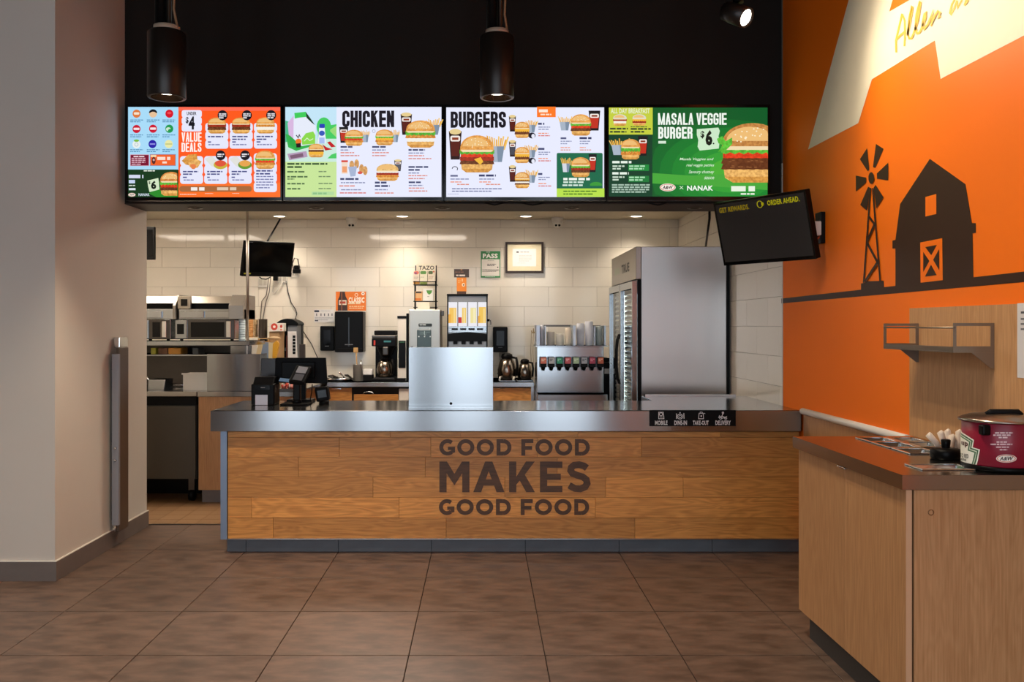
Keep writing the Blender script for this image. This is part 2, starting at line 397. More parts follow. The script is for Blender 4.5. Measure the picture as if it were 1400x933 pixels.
    def oval_logo(s, cx, cy, rx, ry):
        s.ell(cx, cy, rx, ry, '#F7EFE4'); s.ell(cx, cy, rx*0.92, ry*0.86, '#D9572B'); s.ell(cx, cy, rx*0.84, ry*0.74, '#F7EFE4')
        s.text('A&W', cx-rx*0.66, cy-ry*0.46, cx+rx*0.66, cy+ry*0.46, '#3A2018', 0.03, 0.25); return s
    def card(s, x0, y0, x1, y1, n=3, c='#E6E8FB'):
        s.L += 1; t = (y1-y0)/n; L = s.L
        for k in range(n): s.rr(x0, y0+k*t-2, x1, y0+(k+1)*t+2, min(t*0.32, 24), c, up=False)
        s.rect(x0+8, y0+20, x1-8, y1-20, c, up=False)
        return s

# ------------------------------------------------------------ materials
M_WHITE = mat('wall_paint', '#CDC7BD', 0.75, noise=0.02, scale=(2, 2, 2), bump=0.02)
M_BLACK = mat('black_paint', '#1D1814', 0.75, spec=0.2, noise=0.05, scale=(2, 2, 2), bump=0.02)
M_ORANGE = mat('orange_vinyl', '#FA780E', 0.5, noise=0.015, scale=(1, 1, 1), spec=0.25)
M_TILE = mat('wall_tile_glaze', '#E8E0D2', 0.06, noise=0.012, scale=(3, 3, 3), rand=0.02, spec=0.3)
M_GROUT = mat('wall_grout', '#A69A8A', 0.9, noise=0.05)
M_FTILE = mat('floor_tile_stone', '#665246', 0.42, noise=0.34, scale=(6, 15, 5), rnoise=0.05, rand=0.06, bump=0.02, nr=(0.38, 0.62))
M_FGROUT = mat('floor_grout', '#150D09', 0.9, noise=0.05)
M_QUARRY = mat('quarry_tile', '#8A6744', 0.5, noise=0.1, scale=(4, 4, 4), rand=0.08)
M_PLINTH = mat('plinth_stone', '#5B6168', 0.5, noise=0.12, scale=(6, 12, 12), rand=0.04, bump=0.02)
M_BASE = mat('base_stone', '#6E6560', 0.5, noise=0.08, scale=(6, 6, 12))
M_OAK = wood('oak_plank', '#DB9A4E', '#AA6F32', 'X', 0.42, 0.22, 1.2, 0.4)
M_LAM = wood('oak_laminate', '#CB9A6B', '#A87648', 'Z', 0.5, 0.03, 1.15, 0.2)
M_LAM2 = wood('oak_laminate_dim', '#BE8C5B', '#9C6C40', 'Z', 0.5, 0.03, 1.15, 0.2)
M_STEELX = brushed('steel_brushed_across', '#A9ACAF', 0.19, 'X', tan=(0, 0, 1))
M_STEELZ = brushed('steel_brushed_upright', '#A4A7AA', 0.19, 'Z', tan=(0, 0, 1))
M_STEELT = brushed('steel_top', '#A9A6A2', 0.16, 'X', 0.04)
M_FRIDGE = brushed('steel_fridge', '#AFA9A5', 0.32, 'Z', tan=(1, 0, 0))
M_STATION = brushed('steel_station', '#A5A19D', 0.2, 'Y')
M_CHROME = mat('chrome', '#D8D8D8', 0.1, 1.0)
M_DSTEEL = mat('dark_steel', '#57534F', 0.35, 1.0, noise=0.05)
M_BPL = mat('black_plastic', '#09090A', 0.38, noise=0.05, spec=0.12)
M_BPLR = mat('black_plastic_matte', '#0D0D0F', 0.55, noise=0.05, spec=0.12)
M_BGLOSS = mat('black_gloss', '#060607', 0.12, spec=0.25)
M_GREY = mat('grey_plastic', '#6E7074', 0.5, noise=0.03)
M_WPL = mat('white_plastic', '#DDD8CE', 0.45, noise=0.02)
M_PAPER = mat('paper', '#E6E4E2', 0.8, noise=0.02)
M_CEIL = mat('ceiling_panel', '#CFC3AC', 0.8, noise=0.02)
M_CABLE = mat('cable', '#3A342E', 0.6)
M_LED = emit('#FFE3B8', 14.0)
M_GLASS = mat('clear_glass', '#F2F7F7', 0.02, trans=1.0); M_GLASS.node_tree.nodes['Principled BSDF'].inputs['IOR'].default_value = 1.1
M_CARTON = mat('carton', '#B8925F', 0.8, noise=0.05)

# ------------------------------------------------------------ structure
WX = 2.07; PXL = -2.47; HD0 = 6.12; HD1 = 6.50; KB = 9.35; KC = 2.60; CE = 4.35
floor = struct(MB().use(M_FGROUT).box(-7, 2.3, FRONT_Y, 9.5, -0.12, -0.008).build('floor'))
rows = [2.13, 2.74, 3.35, 3.96, 4.57, 5.18, 5.83, 6.56]
cols = [0.2816+0.6096*k for k in range(-8, 4)]
tmesh = {}
for r0, r1 in zip(rows, rows[1:]):
    for c0, c1 in zip(cols, cols[1:]):
        c1b = min(c1, WX+0.01)
        if c0 >= WX: continue
        if r0 >= 5.12 and c1 < PXL-0.0: continue
        k = (round(r1-r0, 3), round(c1b-c0, 3))
        if k not in tmesh:
            tmesh[k] = MB().use(M_FTILE).box(0.0022, k[1]-0.0022, 0.0038, k[0]-0.0038, -0.008, 0, bev=0.001, seg=1).build('floor_tile')
            tmesh[k].parent = floor; tmesh[k].location = (c0, r0, 0)
        else: share(tmesh[k], 'floor_tile', floor, (c0, r0, 0))
near = MB().use(M_FTILE)
for r in range(8):
    for c0, c1 in zip(cols, cols[1:]):
        near.box(c0+0.0015, min(c1, WX)-0.0015, 2.13-0.6096*(r+1)+0.0015, 2.13-0.6096*r-0.0015, -0.008, 0) if c0 < WX else None
o = near.build('floor_tile', None, floor); o['kind'] = 'stuff'
B('threshold_strip', M_DSTEEL, floor, PXL, -1.70, 6.56, 6.585, -0.008, 0.003)
q0 = None
for i in range(16):
    for j in range(14):
        x = -3.95+0.165*i; y = 6.587+0.165*j
        if x > -1.5: continue
        if q0 is None:
            q0 = MB().use(M_QUARRY).box(0.002, 0.163, 0.002, 0.163, -0.008, -0.001).build('quarry_tile', None, floor); q0.location = (x, y, 0)
        else: share(q0, 'quarry_tile', floor, (x, y, 0))
kf = B('kitchen_floor_slab', M_QUARRY, floor, -1.45, WX, 6.6, 9.35, -0.008, -0.001)

ceiling = struct(MB().use(M_BLACK).box(-7, 2.3, FRONT_Y, HD1, CE, CE+0.1).build('ceiling'))
kceil = struct(MB().use(M_CEIL).box(-5, 2.3, HD1, 9.5, KC, KC+0.08).build('ceiling'))
# header that carries the menu boards
header = struct(MB().use(M_BLACK).box(PXL, WX, HD0, HD1, 2.325, CE).build('wall_header'))
B('reveal_trim', mat('dark_trim', '#30261E', 0.6), header, PXL, WX, HD0-0.004, HD1+0.006, 2.318, 2.325)
# left pier
pier = struct(MB().use(M_WHITE).box(-7, PXL, 5.12, HD1+0.02, 0, CE).build('wall_left'))
bb = struct(MB().use(M_BASE).box(-7, PXL+0.012, 5.108, 5.12, 0.0, 0.112).box(PXL, PXL+0.012, 5.12, HD1+0.03, 0.0, 0.112).build('baseboard_left', bevel=0.001))
B('cap_trim', M_WPL, bb, -7, PXL+0.012, 5.108, 5.121, 0.112, 0.117)
B('cap_trim', M_WPL, bb, PXL, PXL+0.012, 5.12, HD1+0.03, 0.112, 0.117)
struct(MB().use(M_WHITE).box(-7.1, -7, FRONT_Y, 5.12, 0, CE).build('wall_far_left'))
# shop front behind the camera: piers, sill, head and frames between open glazing
ff = MB().use(M_WHITE).box(-7, WX, FRONT_Y-0.1, FRONT_Y+0.05, 0, 0.2).box(-7, WX, FRONT_Y-0.1, FRONT_Y+0.05, 3.9, CE)
ff.box(-7, WINX[0][0], FRONT_Y-0.1, FRONT_Y+0.05, 0.2, 3.9).box(WINX[-1][1], WX, FRONT_Y-0.1, FRONT_Y+0.05, 0.2, 3.9)
struct(ff.build('wall_front'))
for i, (a, b) in enumerate(WINX):
    f = MB().use(M_BPLR)
    f.box(a-0.18, a+0.03, FRONT_Y-0.09, FRONT_Y+0.04, 0.2, 3.9).box(b-0.03, b+0.18, FRONT_Y-0.09, FRONT_Y+0.04, 0.2, 3.9).box(a, b, FRONT_Y-0.09, FRONT_Y+0.04, 2.25, 2.32)
    struct(f.build('window_%d' % (i+1)))
# right wall: vinyl part, tiled part
wr = struct(MB().use(M_ORANGE).box(WX, WX+0.15, FRONT_Y, 6.09, 0, CE).build('wall_right'))
wk = struct(MB().use(M_GROUT).box(WX+0.006, WX+0.15, 6.09, 9.5, 0, CE).build('wall_right_kitchen'))
wb = struct(MB().use(M_GROUT).box(-5, WX+0.15, KB, KB+0.15, 0, KC).build('wall_back'))
struct(MB().use(M_GROUT).box(-5, -4.9, 6.5, 9.5, 0, KC).build('wall_kitchen_left'))
B('corner_trim', mat('edge_trim', '#C9C2BC', 0.4), wr, WX-0.003, WX+0.01, 6.085, 6.1, 0.9, 2.33)
tm = {}
def wtile(parent, w, h, loc, side):
    k = (round(w, 3), round(h, 3), side)
    if k not in tm:
        b = MB().use(M_TILE)
        if side == 'b': b.box(0.001, w-0.001, -0.007, 0, 0.001, h-0.001, bev=0.0012, seg=1)
        else: b.box(-0.001, 0.006, 0.001, w-0.001, 0.001, h-0.001, bev=0.0012, seg=1)
        o = b.build('wall_tile', None, parent); o.location = loc; tm[k] = o
    else: share(tm[k], 'wall_tile', parent, loc)
z = 1.472-0.208*3; zs = []
while z < KC-0.01: zs.append(z); z += 0.208
for r, z in enumerate(zs):
    h = min(0.208, KC-z); off = 0.703 if (r % 2 == 0) else 0.703+0.255
    if r == 0: off = off
    x = off-0.51*10
    while x < WX:
        x1 = min(x+0.51, WX)
        if x > -4.4 and x1-x > 0.02: wtile(wb, x1-x, h, (x, KB, z), 'b')
        x += 0.51
    y = 6.10-(0.2 if r % 2 else 0.455)
    while y < KB-0.01:
        a = max(y, 6.10); b_ = min(y+0.51, KB-0.008)
        if b_-a > 0.02: wtile(wk, b_-a, h, (WX, a, z), 'r')
        y += 0.51
# oak wainscot and white rail along the right wall
wn = struct(MB().use(M_LAM2).box(WX-0.014, WX, 2.0, 5.66, 0.0, 0.925).build('trim_3'))
rail = struct(MB().use(mat('rail_white', '#E4DFD8', 0.4)).tube([(WX-0.018, 4.27, 0.93), (WX-0.018, 5.665, 0.93)], 0.02, 14).build('trim_1'))
bp = struct(B('trim_2', M_LAM, None, WX-0.02, WX-0.001, 2.2, 4.245, 0.95, 1.56))
bp['label'] = 'tall oak splash panel behind the condiment station'

# recessed lights, kitchen LED panels
for i, px in enumerate((382, 550, 719, 870)):
    t = T('recessed_light', ['leftmost small round downlight in the kitchen ceiling above the wall monitor', 'small round downlight in kitchen ceiling above the coffee brewers', 'small round downlight in kitchen ceiling above the framed certificate', 'small round kitchen downlight above the tall steel fridge'][i], 'light', (X(px, 9.03), 9.03, KC), group='round downlights in the kitchen ceiling')
    MB().use(M_WPL).lathe([(0.055, -0.001), (0.058, -0.008), (0.075, -0.008), (0.078, 0.0)], seg=28).build('trim_ring', None, t)
    MB().use(emit('#FFF0D8', 9)).lathe([(0, -0.005), (0.056, -0.005), (0.056, 0)], seg=28).build('lens', None, t)
    lamp('downlight_glow', 'SPOT', (X(px, 9.03), 9.03, KC-0.02), 30, (1, .88, .72), t, (X(px, 9.03), 9.03, 0), spot_size=2.2, spot_blend=0.9, shadow_soft_size=0.05)
for i, x in enumerate((-3.4, -0.8)):
    t = T('ceiling_panel_light', ['long flat light panel in the kitchen ceiling above the microwaves', 'long flat light panel in the kitchen ceiling over the centre of the counter'][i], 'light', (x, 7.55, KC), group='flat light panels in the kitchen ceiling')
    B('frame', M_WPL, t, -0.61, 0.61, -0.31, 0.31, -0.012, 0)
    B('diffuser', emit('#FFEEDA', KITCHEN_W), t, -0.59, 0.59, -0.29, 0.29, -0.016, -0.0125)
for i, px in enumerate((267, 432, 605, 782, 950)):
    x = X(px, 6.3)
    t = T('soffit_downlight', 'small unlit recessed downlight under the black header, below the %s' % ['value deals board', 'chicken board', 'gap right of CHICKEN', 'BURGERS board', 'green veggie burger board'][i], 'light', (x, 6.3, 2.318), group='unlit downlights under the header')
    MB().use(M_DSTEEL).lathe([(0.03, 0.0), (0.034, -0.006), (0.052, -0.006), (0.055, 0)], seg=24).build('trim_ring', None, t)
    MB().use(M_CHROME).lathe([(0, -0.002), (0.03, -0.002)], seg=24).build('lens', None, t)

# ------------------------------------------------------------ menu boards
def board(name, label, x0, x1, paint, gx0, gx1, gy0=146.5, gy1=270.0):
    D = 6.03; cx = X((x0+x1)/2, D); zb = Z(274.5, D)
    t = T(name, label, 'menu board', (cx, D, zb), group='lit menu boards on the black header')
    w = X(x1, D)-X(x0, D); ht = Z(143.5, D)-zb
    MB().use(M_BPL).box(-w/2, w/2, 0.001, 0.06, 0, ht, bev=0.004).build('housing', None, t)
    MB().use(M_BPLR).box(-0.2, 0.2, 0.06, HD0-D-0.001, ht*0.3, ht*0.7).build('wall_bracket', None, t)
    fx0 = X(gx0, D)-cx; fx1 = X(gx1, D)-cx; fz0 = Z(gy1, D)-zb; fz1 = Z(gy0, D)-zb
    fr = MB().use(M_BGLOSS)
    fr.box(-w/2, fx0, -0.008, 0.001, 0, ht).box(fx1, w/2, -0.008, 0.001, 0, ht).box(fx0, fx1, -0.008, 0.001, 0, fz0).box(fx0, fx1, -0.008, 0.001, fz1, ht)
    fr.build('bezel', None, t)
    p = Paint(lambda px, py, L: (X(px, D)-cx, -0.0005-0.0001*L, Z(py, D)-zb), lambda c: emit(c, 1.0))
    paint(p); p.build('screen_image', t)
    return t

def tv1(p):
    p.at(165, 135, 6.017); I = '#2A4C74'
    p.rect(60, 66, 477, 585, '#A9DCF9').rect(475, 66, 1317, 814, '#FF5A1C').rect(60, 583, 471, 814, '#163A1C')
    p.rect(475, 66, 1317, 100, '#FF6A50').rect(475, 690, 1317, 814, '#FF7126')
    p.poly([(300, 814), (230, 780), (320, 730), (471, 700), (471, 814)], '#2C8A2A')
    for (x, y), c in zip([(131, 124), (267, 122), (401, 124), (131, 250), (267, 248), (401, 248), (131, 376), (263, 374), (397, 374)],
                         ['#E07A3C', '#E8C29A', '#D8152A', '#CC1630', '#D01A34', '#1E9A50', '#E9F0EE', '#2A1FA8', '#E9E8A8']):
        p.ell(x, y, 33, 34, c)
        if (x, y) == (131, 124): p.rr(108, 112, 154, 132, 9, '#F6E3CC')
        if (x, y) == (267, 122): p.ell(x, y-4, 34, 30, '#14161C', 180, 360, 14); p.ell(x, y+2, 26, 16, '#E8C29A')
        if y == 124 and x == 401: p.ell(x, y-6, 18, 10, '#F04A50')
        if y in (250, 248) and c.startswith(('#CC', '#D0')): p.rr(x-24, y-10, x+24, y+8, 5, '#F6E6EA')
        if c == '#1E9A50': p.ell(x-8, y+4, 20, 16, '#CFE8D2'); p.ell(x+6, y+14, 16, 12, '#1E9A50')
        if c == '#E9F0EE': p.ell(x, y-30, 22, 10, '#7DBB3C'); p.arc(x, y+2, 14, 14, 0, 360, 4, '#9FB4C4')
        if c == '#2A1FA8': p.rect(x-22, y-6, x+22, y+6, '#8E90E0')
        if c == '#E9E8A8': p.rect(x-28, y-4, x+28, y+4, '#B9C07A')
    for y in (173, 296, 418):
        for x in (80, 216, 345): p.lines(x, y, x+105, 2, 7, 15, '#4F86B0')
    p.rect(80, 460, 236, 555, '#D9A0B0').rect(84, 464, 232, 551, '#7A1230'); p.lines(108, 472, 215, 1, 10, 12, '#F0D8E0'); p.lines(92, 488, 205, 4, 9, 16, '#D9A8B8')
    p.rect(243, 458, 455, 554, '#7A86A8').rect(247, 462, 451, 550, '#F2632A').rect(250, 464, 295, 482, '#F8D9A8'); p.ell(274, 510, 16, 30, '#5A2A26'); p.ell(274, 505, 9, 9, '#D8A8A0')
    p.lines(303, 480, 440, 1, 26, 28, '#FBE0D0'); p.lines(345, 518, 392, 1, 16, 18, '#FBE0D0')
    p.lines(192, 590, 342, 1, 9, 10, '#E8F0E0')
    p.lines(70, 628, 245, 1, 28, 28, '#D5DCF2').lines(70, 670, 162, 1, 28, 28, '#C9D6F5').lines(70, 712, 150, 1, 8, 8, '#DDE6DD').lines(70, 737, 162, 1, 17, 17, '#DDE6F2')
    p.oval_logo(95, 792, 30, 15).text('NANAK', 150, 780, 240, 802, '#D8E6F2', 0.02)
    p.poly([(222, 676), (312, 654), (318, 690), (322, 748), (240, 770), (228, 720)], '#D4E6C4').text('6', 252, 676, 296, 746, '#101810', 0.05).text('$', 232, 680, 248, 706, '#101810', 0.02)
    p.burger(322, 604, 515, 800, ('lettuce', 'tomato', 'patty'), True, '#D98A44', clip=468)
    p.card(505, 98, 670, 270).text('UNDER', 547, 110, 626, 138, '#15151C', 0.03).text('4', 562, 148, 612, 256, '#15151C', 0.05).text('$', 538, 152, 562, 210, '#15151C', 0.03)
    p.block('VALUE', 504, 280, 668, 356, '#FFF4EE', 11).block('DEALS', 504, 364, 668, 440, '#FFF4EE', 11.5)
    for k, x in enumerate((700, 900, 1100)):
        p.card(x, 205, x+190, 412)
        p.burger(x+14, 158, x+176, 290, (('bacon', 'patty'), ('bacon', 'patty'), ('chicken', 'mayo'))[k])
        p.ell(x+142, 140, 41, 42, '#17141C'); p.lines(x+112, 124, x+172, 3, 10, 16, '#E8E4EA')
        p.lines(x+22, 310, x+155, 1 if k == 0 else 2, 11, 22, '#4A4E86').lines(x+22, 354, x+60, 1, 11, 12, '#5A5E96').lines(x+26, 377, x+155, 1, 9, 12, '#7A7EAE')
    for k, x in enumerate((494, 693, 894)):
        p.card(x, 478, x+190, 702)
        if k == 0:
            p.poly([(508, 515), (560, 465), (632, 458), (640, 520), (600, 560), (540, 545)], '#E0A04C').poly([(560, 530), (630, 500), (672, 520), (640, 570), (600, 584), (575, 565)], '#EDB565').poly([(575, 545), (610, 540), (630, 560), (612, 584), (590, 580)], '#E9824A')
        else:
            p.poly([(x+5, 500), (x+60, 475), (x+110, 520), (x+140, 580), (x+60, 560)], '#E2E2DC')
            p.ell(x+133, 548, 56, 36, '#C9B23C' if k == 1 else '#6A9A30'); p.ell(x+133, 536, 46, 26, '#E0553A' if k == 1 else '#E8A650')
            p.ell(x+135, 470, 40, 41, '#17141C'); p.lines(x+108, 456, x+164, 2, 11, 17, '#E8E4EA')
        p.lines(x+24, 598, x+150, 2, 11, 21, '#4A4E86').lines(x+24, 645, x+62, 1, 11, 12, '#5A5E96').lines(x+30, 668, x+155, 1, 9, 12, '#7A7EAE')
    p.card(1100, 455, 1290, 770, 4).burger(1108, 432, 1280, 582, ('lettuce', 'tomato', 'chicken'))
    p.lines(1120, 592, 1255, 2, 12, 24, '#4A4E86').lines(1120, 640, 1260, 5, 9, 23, '#7A7EAE')
    p.rr(490, 722, 1085, 770, 23, '#A8683A'); p.lines(585, 733, 780, 1, 26, 28, '#F6F0EC').lines(800, 733, 1045, 1, 24, 28, '#E2C9B0')
    p.lines(495, 788, 680, 1, 5, 6, '#FFE8DC').lines(700, 782, 810, 1, 4, 6, '#FFD8C8').lines(925, 781, 1010, 1, 4, 6, '#FFD8C8')

def tv2(p):
    p.at(380, 135, 6.017)
    p.rect(60, 66, 484, 810, '#C9E69A').rect(60, 66, 484, 420, '#C4E6F8').rect(60, 330, 484, 520, '#CBEBDD').rect(482, 66, 1347, 810, '#E9ECFF')
    p.poly([(62, 180), (90, 190), (130, 330), (62, 360)], '#4DBD8C')
    p.ell(378, 232, 60, 78, '#45CC62'); p.poly([(330, 240), (420, 220), (482, 210), (482, 330), (330, 330)], '#45CC62'); p.poly([(430, 255), (482, 222), (482, 320), (430, 270)], '#9ADB78')
    p.poly([(408, 492), (440, 460), (482, 446), (482, 492)], '#4CCB62')
    p.poly([(62, 290), (95, 300), (300, 380), (270, 395), (150, 430), (85, 400)], '#35B24C')
    p.poly([(80, 200), (130, 138), (128, 330), (90, 300)], '#D9B8E0').poly([(130, 160), (250, 150), (312, 225), (306, 372), (195, 390), (128, 330)], '#E7ECFA')
    p.poly([(135, 118), (230, 108), (240, 150), (165, 158), (140, 165)], '#3FCC58').poly([(230, 110), (270, 165), (305, 218), (280, 200), (236, 158)], '#1A3A24')
    p.poly([(195, 330), (230, 285), (290, 270), (308, 300), (306, 372), (200, 380)], '#8CD94C'); p.stroke([(215, 350), (240, 325), (262, 345), (290, 330)], 6, '#DFF5CF')
    p.poly([(95, 300), (128, 330), (195, 395), (150, 420), (100, 380)], '#2FA846')
    p.rr(146, 330, 194, 376, 20, '#F07A28'); p.poly([(150, 370), (190, 366), (188, 402), (152, 402)], '#241A18'); p.stroke([(150, 300), (168, 322), (176, 296), (184, 318)], 8, '#3A3A44')
    p.poly([(340, 240), (385, 240), (398, 370), (328, 370)], '#E8EEFC').rr(342, 208, 386, 242, 8, '#2A3FB8').ell(362, 285, 24, 22, '#3858B8').rect(340, 320, 384, 370, '#A9BDF0')
    p.burger(248, 372, 382, 484, ('patty', 'cheese')); p.poly([(365, 375), (400, 400), (450, 418), (390, 428)], '#C41F24').poly([(405, 360), (430, 352), (476, 396), (440, 402)], '#C41F24')
    p.poly([(78, 455), (235, 432), (245, 480), (95, 508)], '#B59AB8').poly([(98, 468), (205, 448), (212, 478), (108, 496)], '#7E5F74')
    p.lines(78, 530, 430, 1, 15, 22, '#3F5A34').lines(78, 556, 300, 1, 15, 22, '#3F5A34')
    for y in (596, 637, 694, 736): p.lines(78, y, 285, 1, 13, 14, '#58744A').lines(335, y, 460, 1, 10, 12, '#7A9468')
    p.lines(78, 658, 190, 1, 9, 10, '#58744A').rect(278, 766, 462, 796, '#B4DCA0').lines(288, 774, 452, 1, 14, 16, '#8CBF86')
    p.block('CHICKEN', 530, 100, 957, 236, '#1C1620', 25, 7)
    p.cup(505, 235, 580, 365, red=True).fries(690, 255, 752, 360).burger(548, 258, 706, 390, ('lettuce', 'tomato', 'chicken'))
    p.fries(935, 255, 998, 360).burger(800, 256, 955, 386, ('lettuce', 'cheese', 'chicken')); p.arc(790, 270, 12, 12, 0, 360, 3, '#8A8FA8')
    p.cup(1010, 130, 1104, 300).fries(1215, 160, 1342, 300).burger(1046, 182, 1302, 406, ('lettuce', 'chicken', 'mayo'), True)
    def item(x, y, w, two=1):
        p.lines(x, y, x+w*0.72, two, 14, 24, '#454A70').lines(x, y+two*24+4, x+w*0.6, 1, 9, 12, '#8A90B4').lines(x, y+two*24+26, x+w, 1, 9, 12, '#E08A7A').lines(x, y+two*24+50, x+w, 1, 9, 12, '#D98A80')
    item(517, 393, 220); item(777, 393, 225); item(1075, 418, 230); item(1075, 558, 225, 2); item(1077, 684, 235, 1)
    p.rect(524, 510, 578, 526, '#D8483A').rect(526, 526, 576, 620, '#F4DCC8').rect(532, 560, 570, 610, '#F0A070')
    for a, b in ((610, 530), (650, 520), (690, 560), (720, 575)): p.ell(a, b+20, 20, 38, '#D9A365', n=12)
    p.poly([(580, 565), (652, 560), (640, 640), (600, 645)], '#A9B6D4').ell(678, 612, 20, 12, '#D85848')
    p.lines(515, 656, 700, 1, 16, 18, '#454A70').lines(520, 690, 735, 1, 9, 10, '#8A90B4').lines(508, 716, 745, 1, 10, 10, '#E08A7A').lines(522, 748, 740, 1, 9, 10, '#8A90B4').lines(512, 774, 748, 1, 9, 10, '#D9706A')
    p.cup(958, 510, 1020, 600, '#5A5A62').burger(806, 540, 1000, 680, ('mayo', 'bacon', 'chicken'), False, '#EBC078')
    p.lines(800, 686, 985, 1, 16, 20, '#454A70').lines(800, 714, 1040, 1, 16, 20, '#454A70').lines(800, 748, 990, 1, 9, 10, '#8A90B4').lines(800, 775, 1040, 1, 9, 10, '#E08A7A')

def tv3(p):
    p.at(600, 135, 6.017)
    p.rect(60, 70, 1359, 812, '#E9ECFF').block('BURGERS', 97, 106, 552, 240, '#18141C', 24, 7)
    p.cup(82, 268, 188, 502).fries(385, 300, 552, 522).burger(165, 302, 462, 608, ('lettuce', 'tomato', 'bacon', 'patty'), True)
    p.poly([(290, 500), (345, 482), (365, 520), (340, 545)], '#F4BC3C'); p.arc(132, 578, 22, 18, 180, 400, 6, '#23202C')
    p.lines(95, 628, 162, 1, 15, 16, '#6A6E90').lines(330, 625, 495, 1, 17, 18, '#3C4068')
    for x in (95, 332): p.lines(x, 658, x+185, 1, 9, 10, '#8A90B4').lines(x, 682, x+110, 1, 9, 10, '#F09A7A').lines(x+55, 702, x+190, 1, 9, 10, '#E0907A')
    p.lines(108, 738, 516, 2, 9, 20, '#7A7FA4').lines(75, 783, 200, 1, 5, 6, '#A9AECB')
    for k, y in enumerate((0, 207, 414)):
        p.cup(576, 145+y, 634, 272+y, ('#5A1F14', '#4A4A54', '#5A1F14')[k]).fries(708, 172+y, 804, 280+y)
        p.burger(620, 192+y, 750, 325+y, (('cheese', 'patty'), ('cheese', 'patty'), ('cheese', 'patty', 'mayo', 'patty'))[k], True)
        if k < 2: p.ell(765, 305+y, 30, 24, '#1F1E2A'); p.ell(775, 310+y, 14, 18, '#E8EAF8')
        p.lines(815, 200+y, 905, 1, 17, 18, '#4A4E74').lines(818, 232+y, 915, 2, 8, 18, '#8A90B4').lines(818, 283+y, 915, 1, 9, 10, '#F09A7A').lines(818, 303+y, 940, 1, 8, 10, '#D9746A')
    p.rect(806, 70, 960, 156, '#FF7A22').lines(822, 92, 945, 1, 24, 26, '#FFE9D6').lines(835, 128, 935, 1, 12, 14, '#FFE0C8')
    p.fries(985, 145, 1082, 265).cup(1230, 102, 1326, 266, red=True).burger(1078, 132, 1254, 308, ('lettuce', 'tomato', 'patty'), True)
    p.lines(1000, 322, 1085, 1, 15, 16, '#5A5E84').lines(1155, 320, 1345, 1, 17, 18, '#3C4068')
    for x in (1000, 1157): p.lines(x, 350, x+90, 2, 8, 20, '#8A90B4').lines(x, 402, x+95, 1, 8, 10, '#F0A080').lines(x, 422, x+130, 1, 8, 10, '#E09A8A')
    p.rr(968, 450, 1345, 760, 12, '#1C6A4A').rect(968, 740, 1359, 812, '#B9E24C').ell(1290, 712, 50, 24, '#3C9A3A')
    p.rect(968, 720, 1345, 742, '#1C6A4A')
    p.fries(1005, 485, 1082, 608, '#D6DAE4').cup(1230, 460, 1296, 608, red=True).burger(1082, 486, 1246, 648, ('lettuce', 'bacon', 'patty'))
    p.lines(1022, 655, 1290, 1, 20, 22, '#F0F6EE').lines(1022, 684, 1215, 1, 14, 16, '#D4E8DC').lines(1015, 709, 1250, 1, 14, 16, '#D4E8DC').lines(1022, 760, 1295, 2, 10, 23, '#4A7A20')

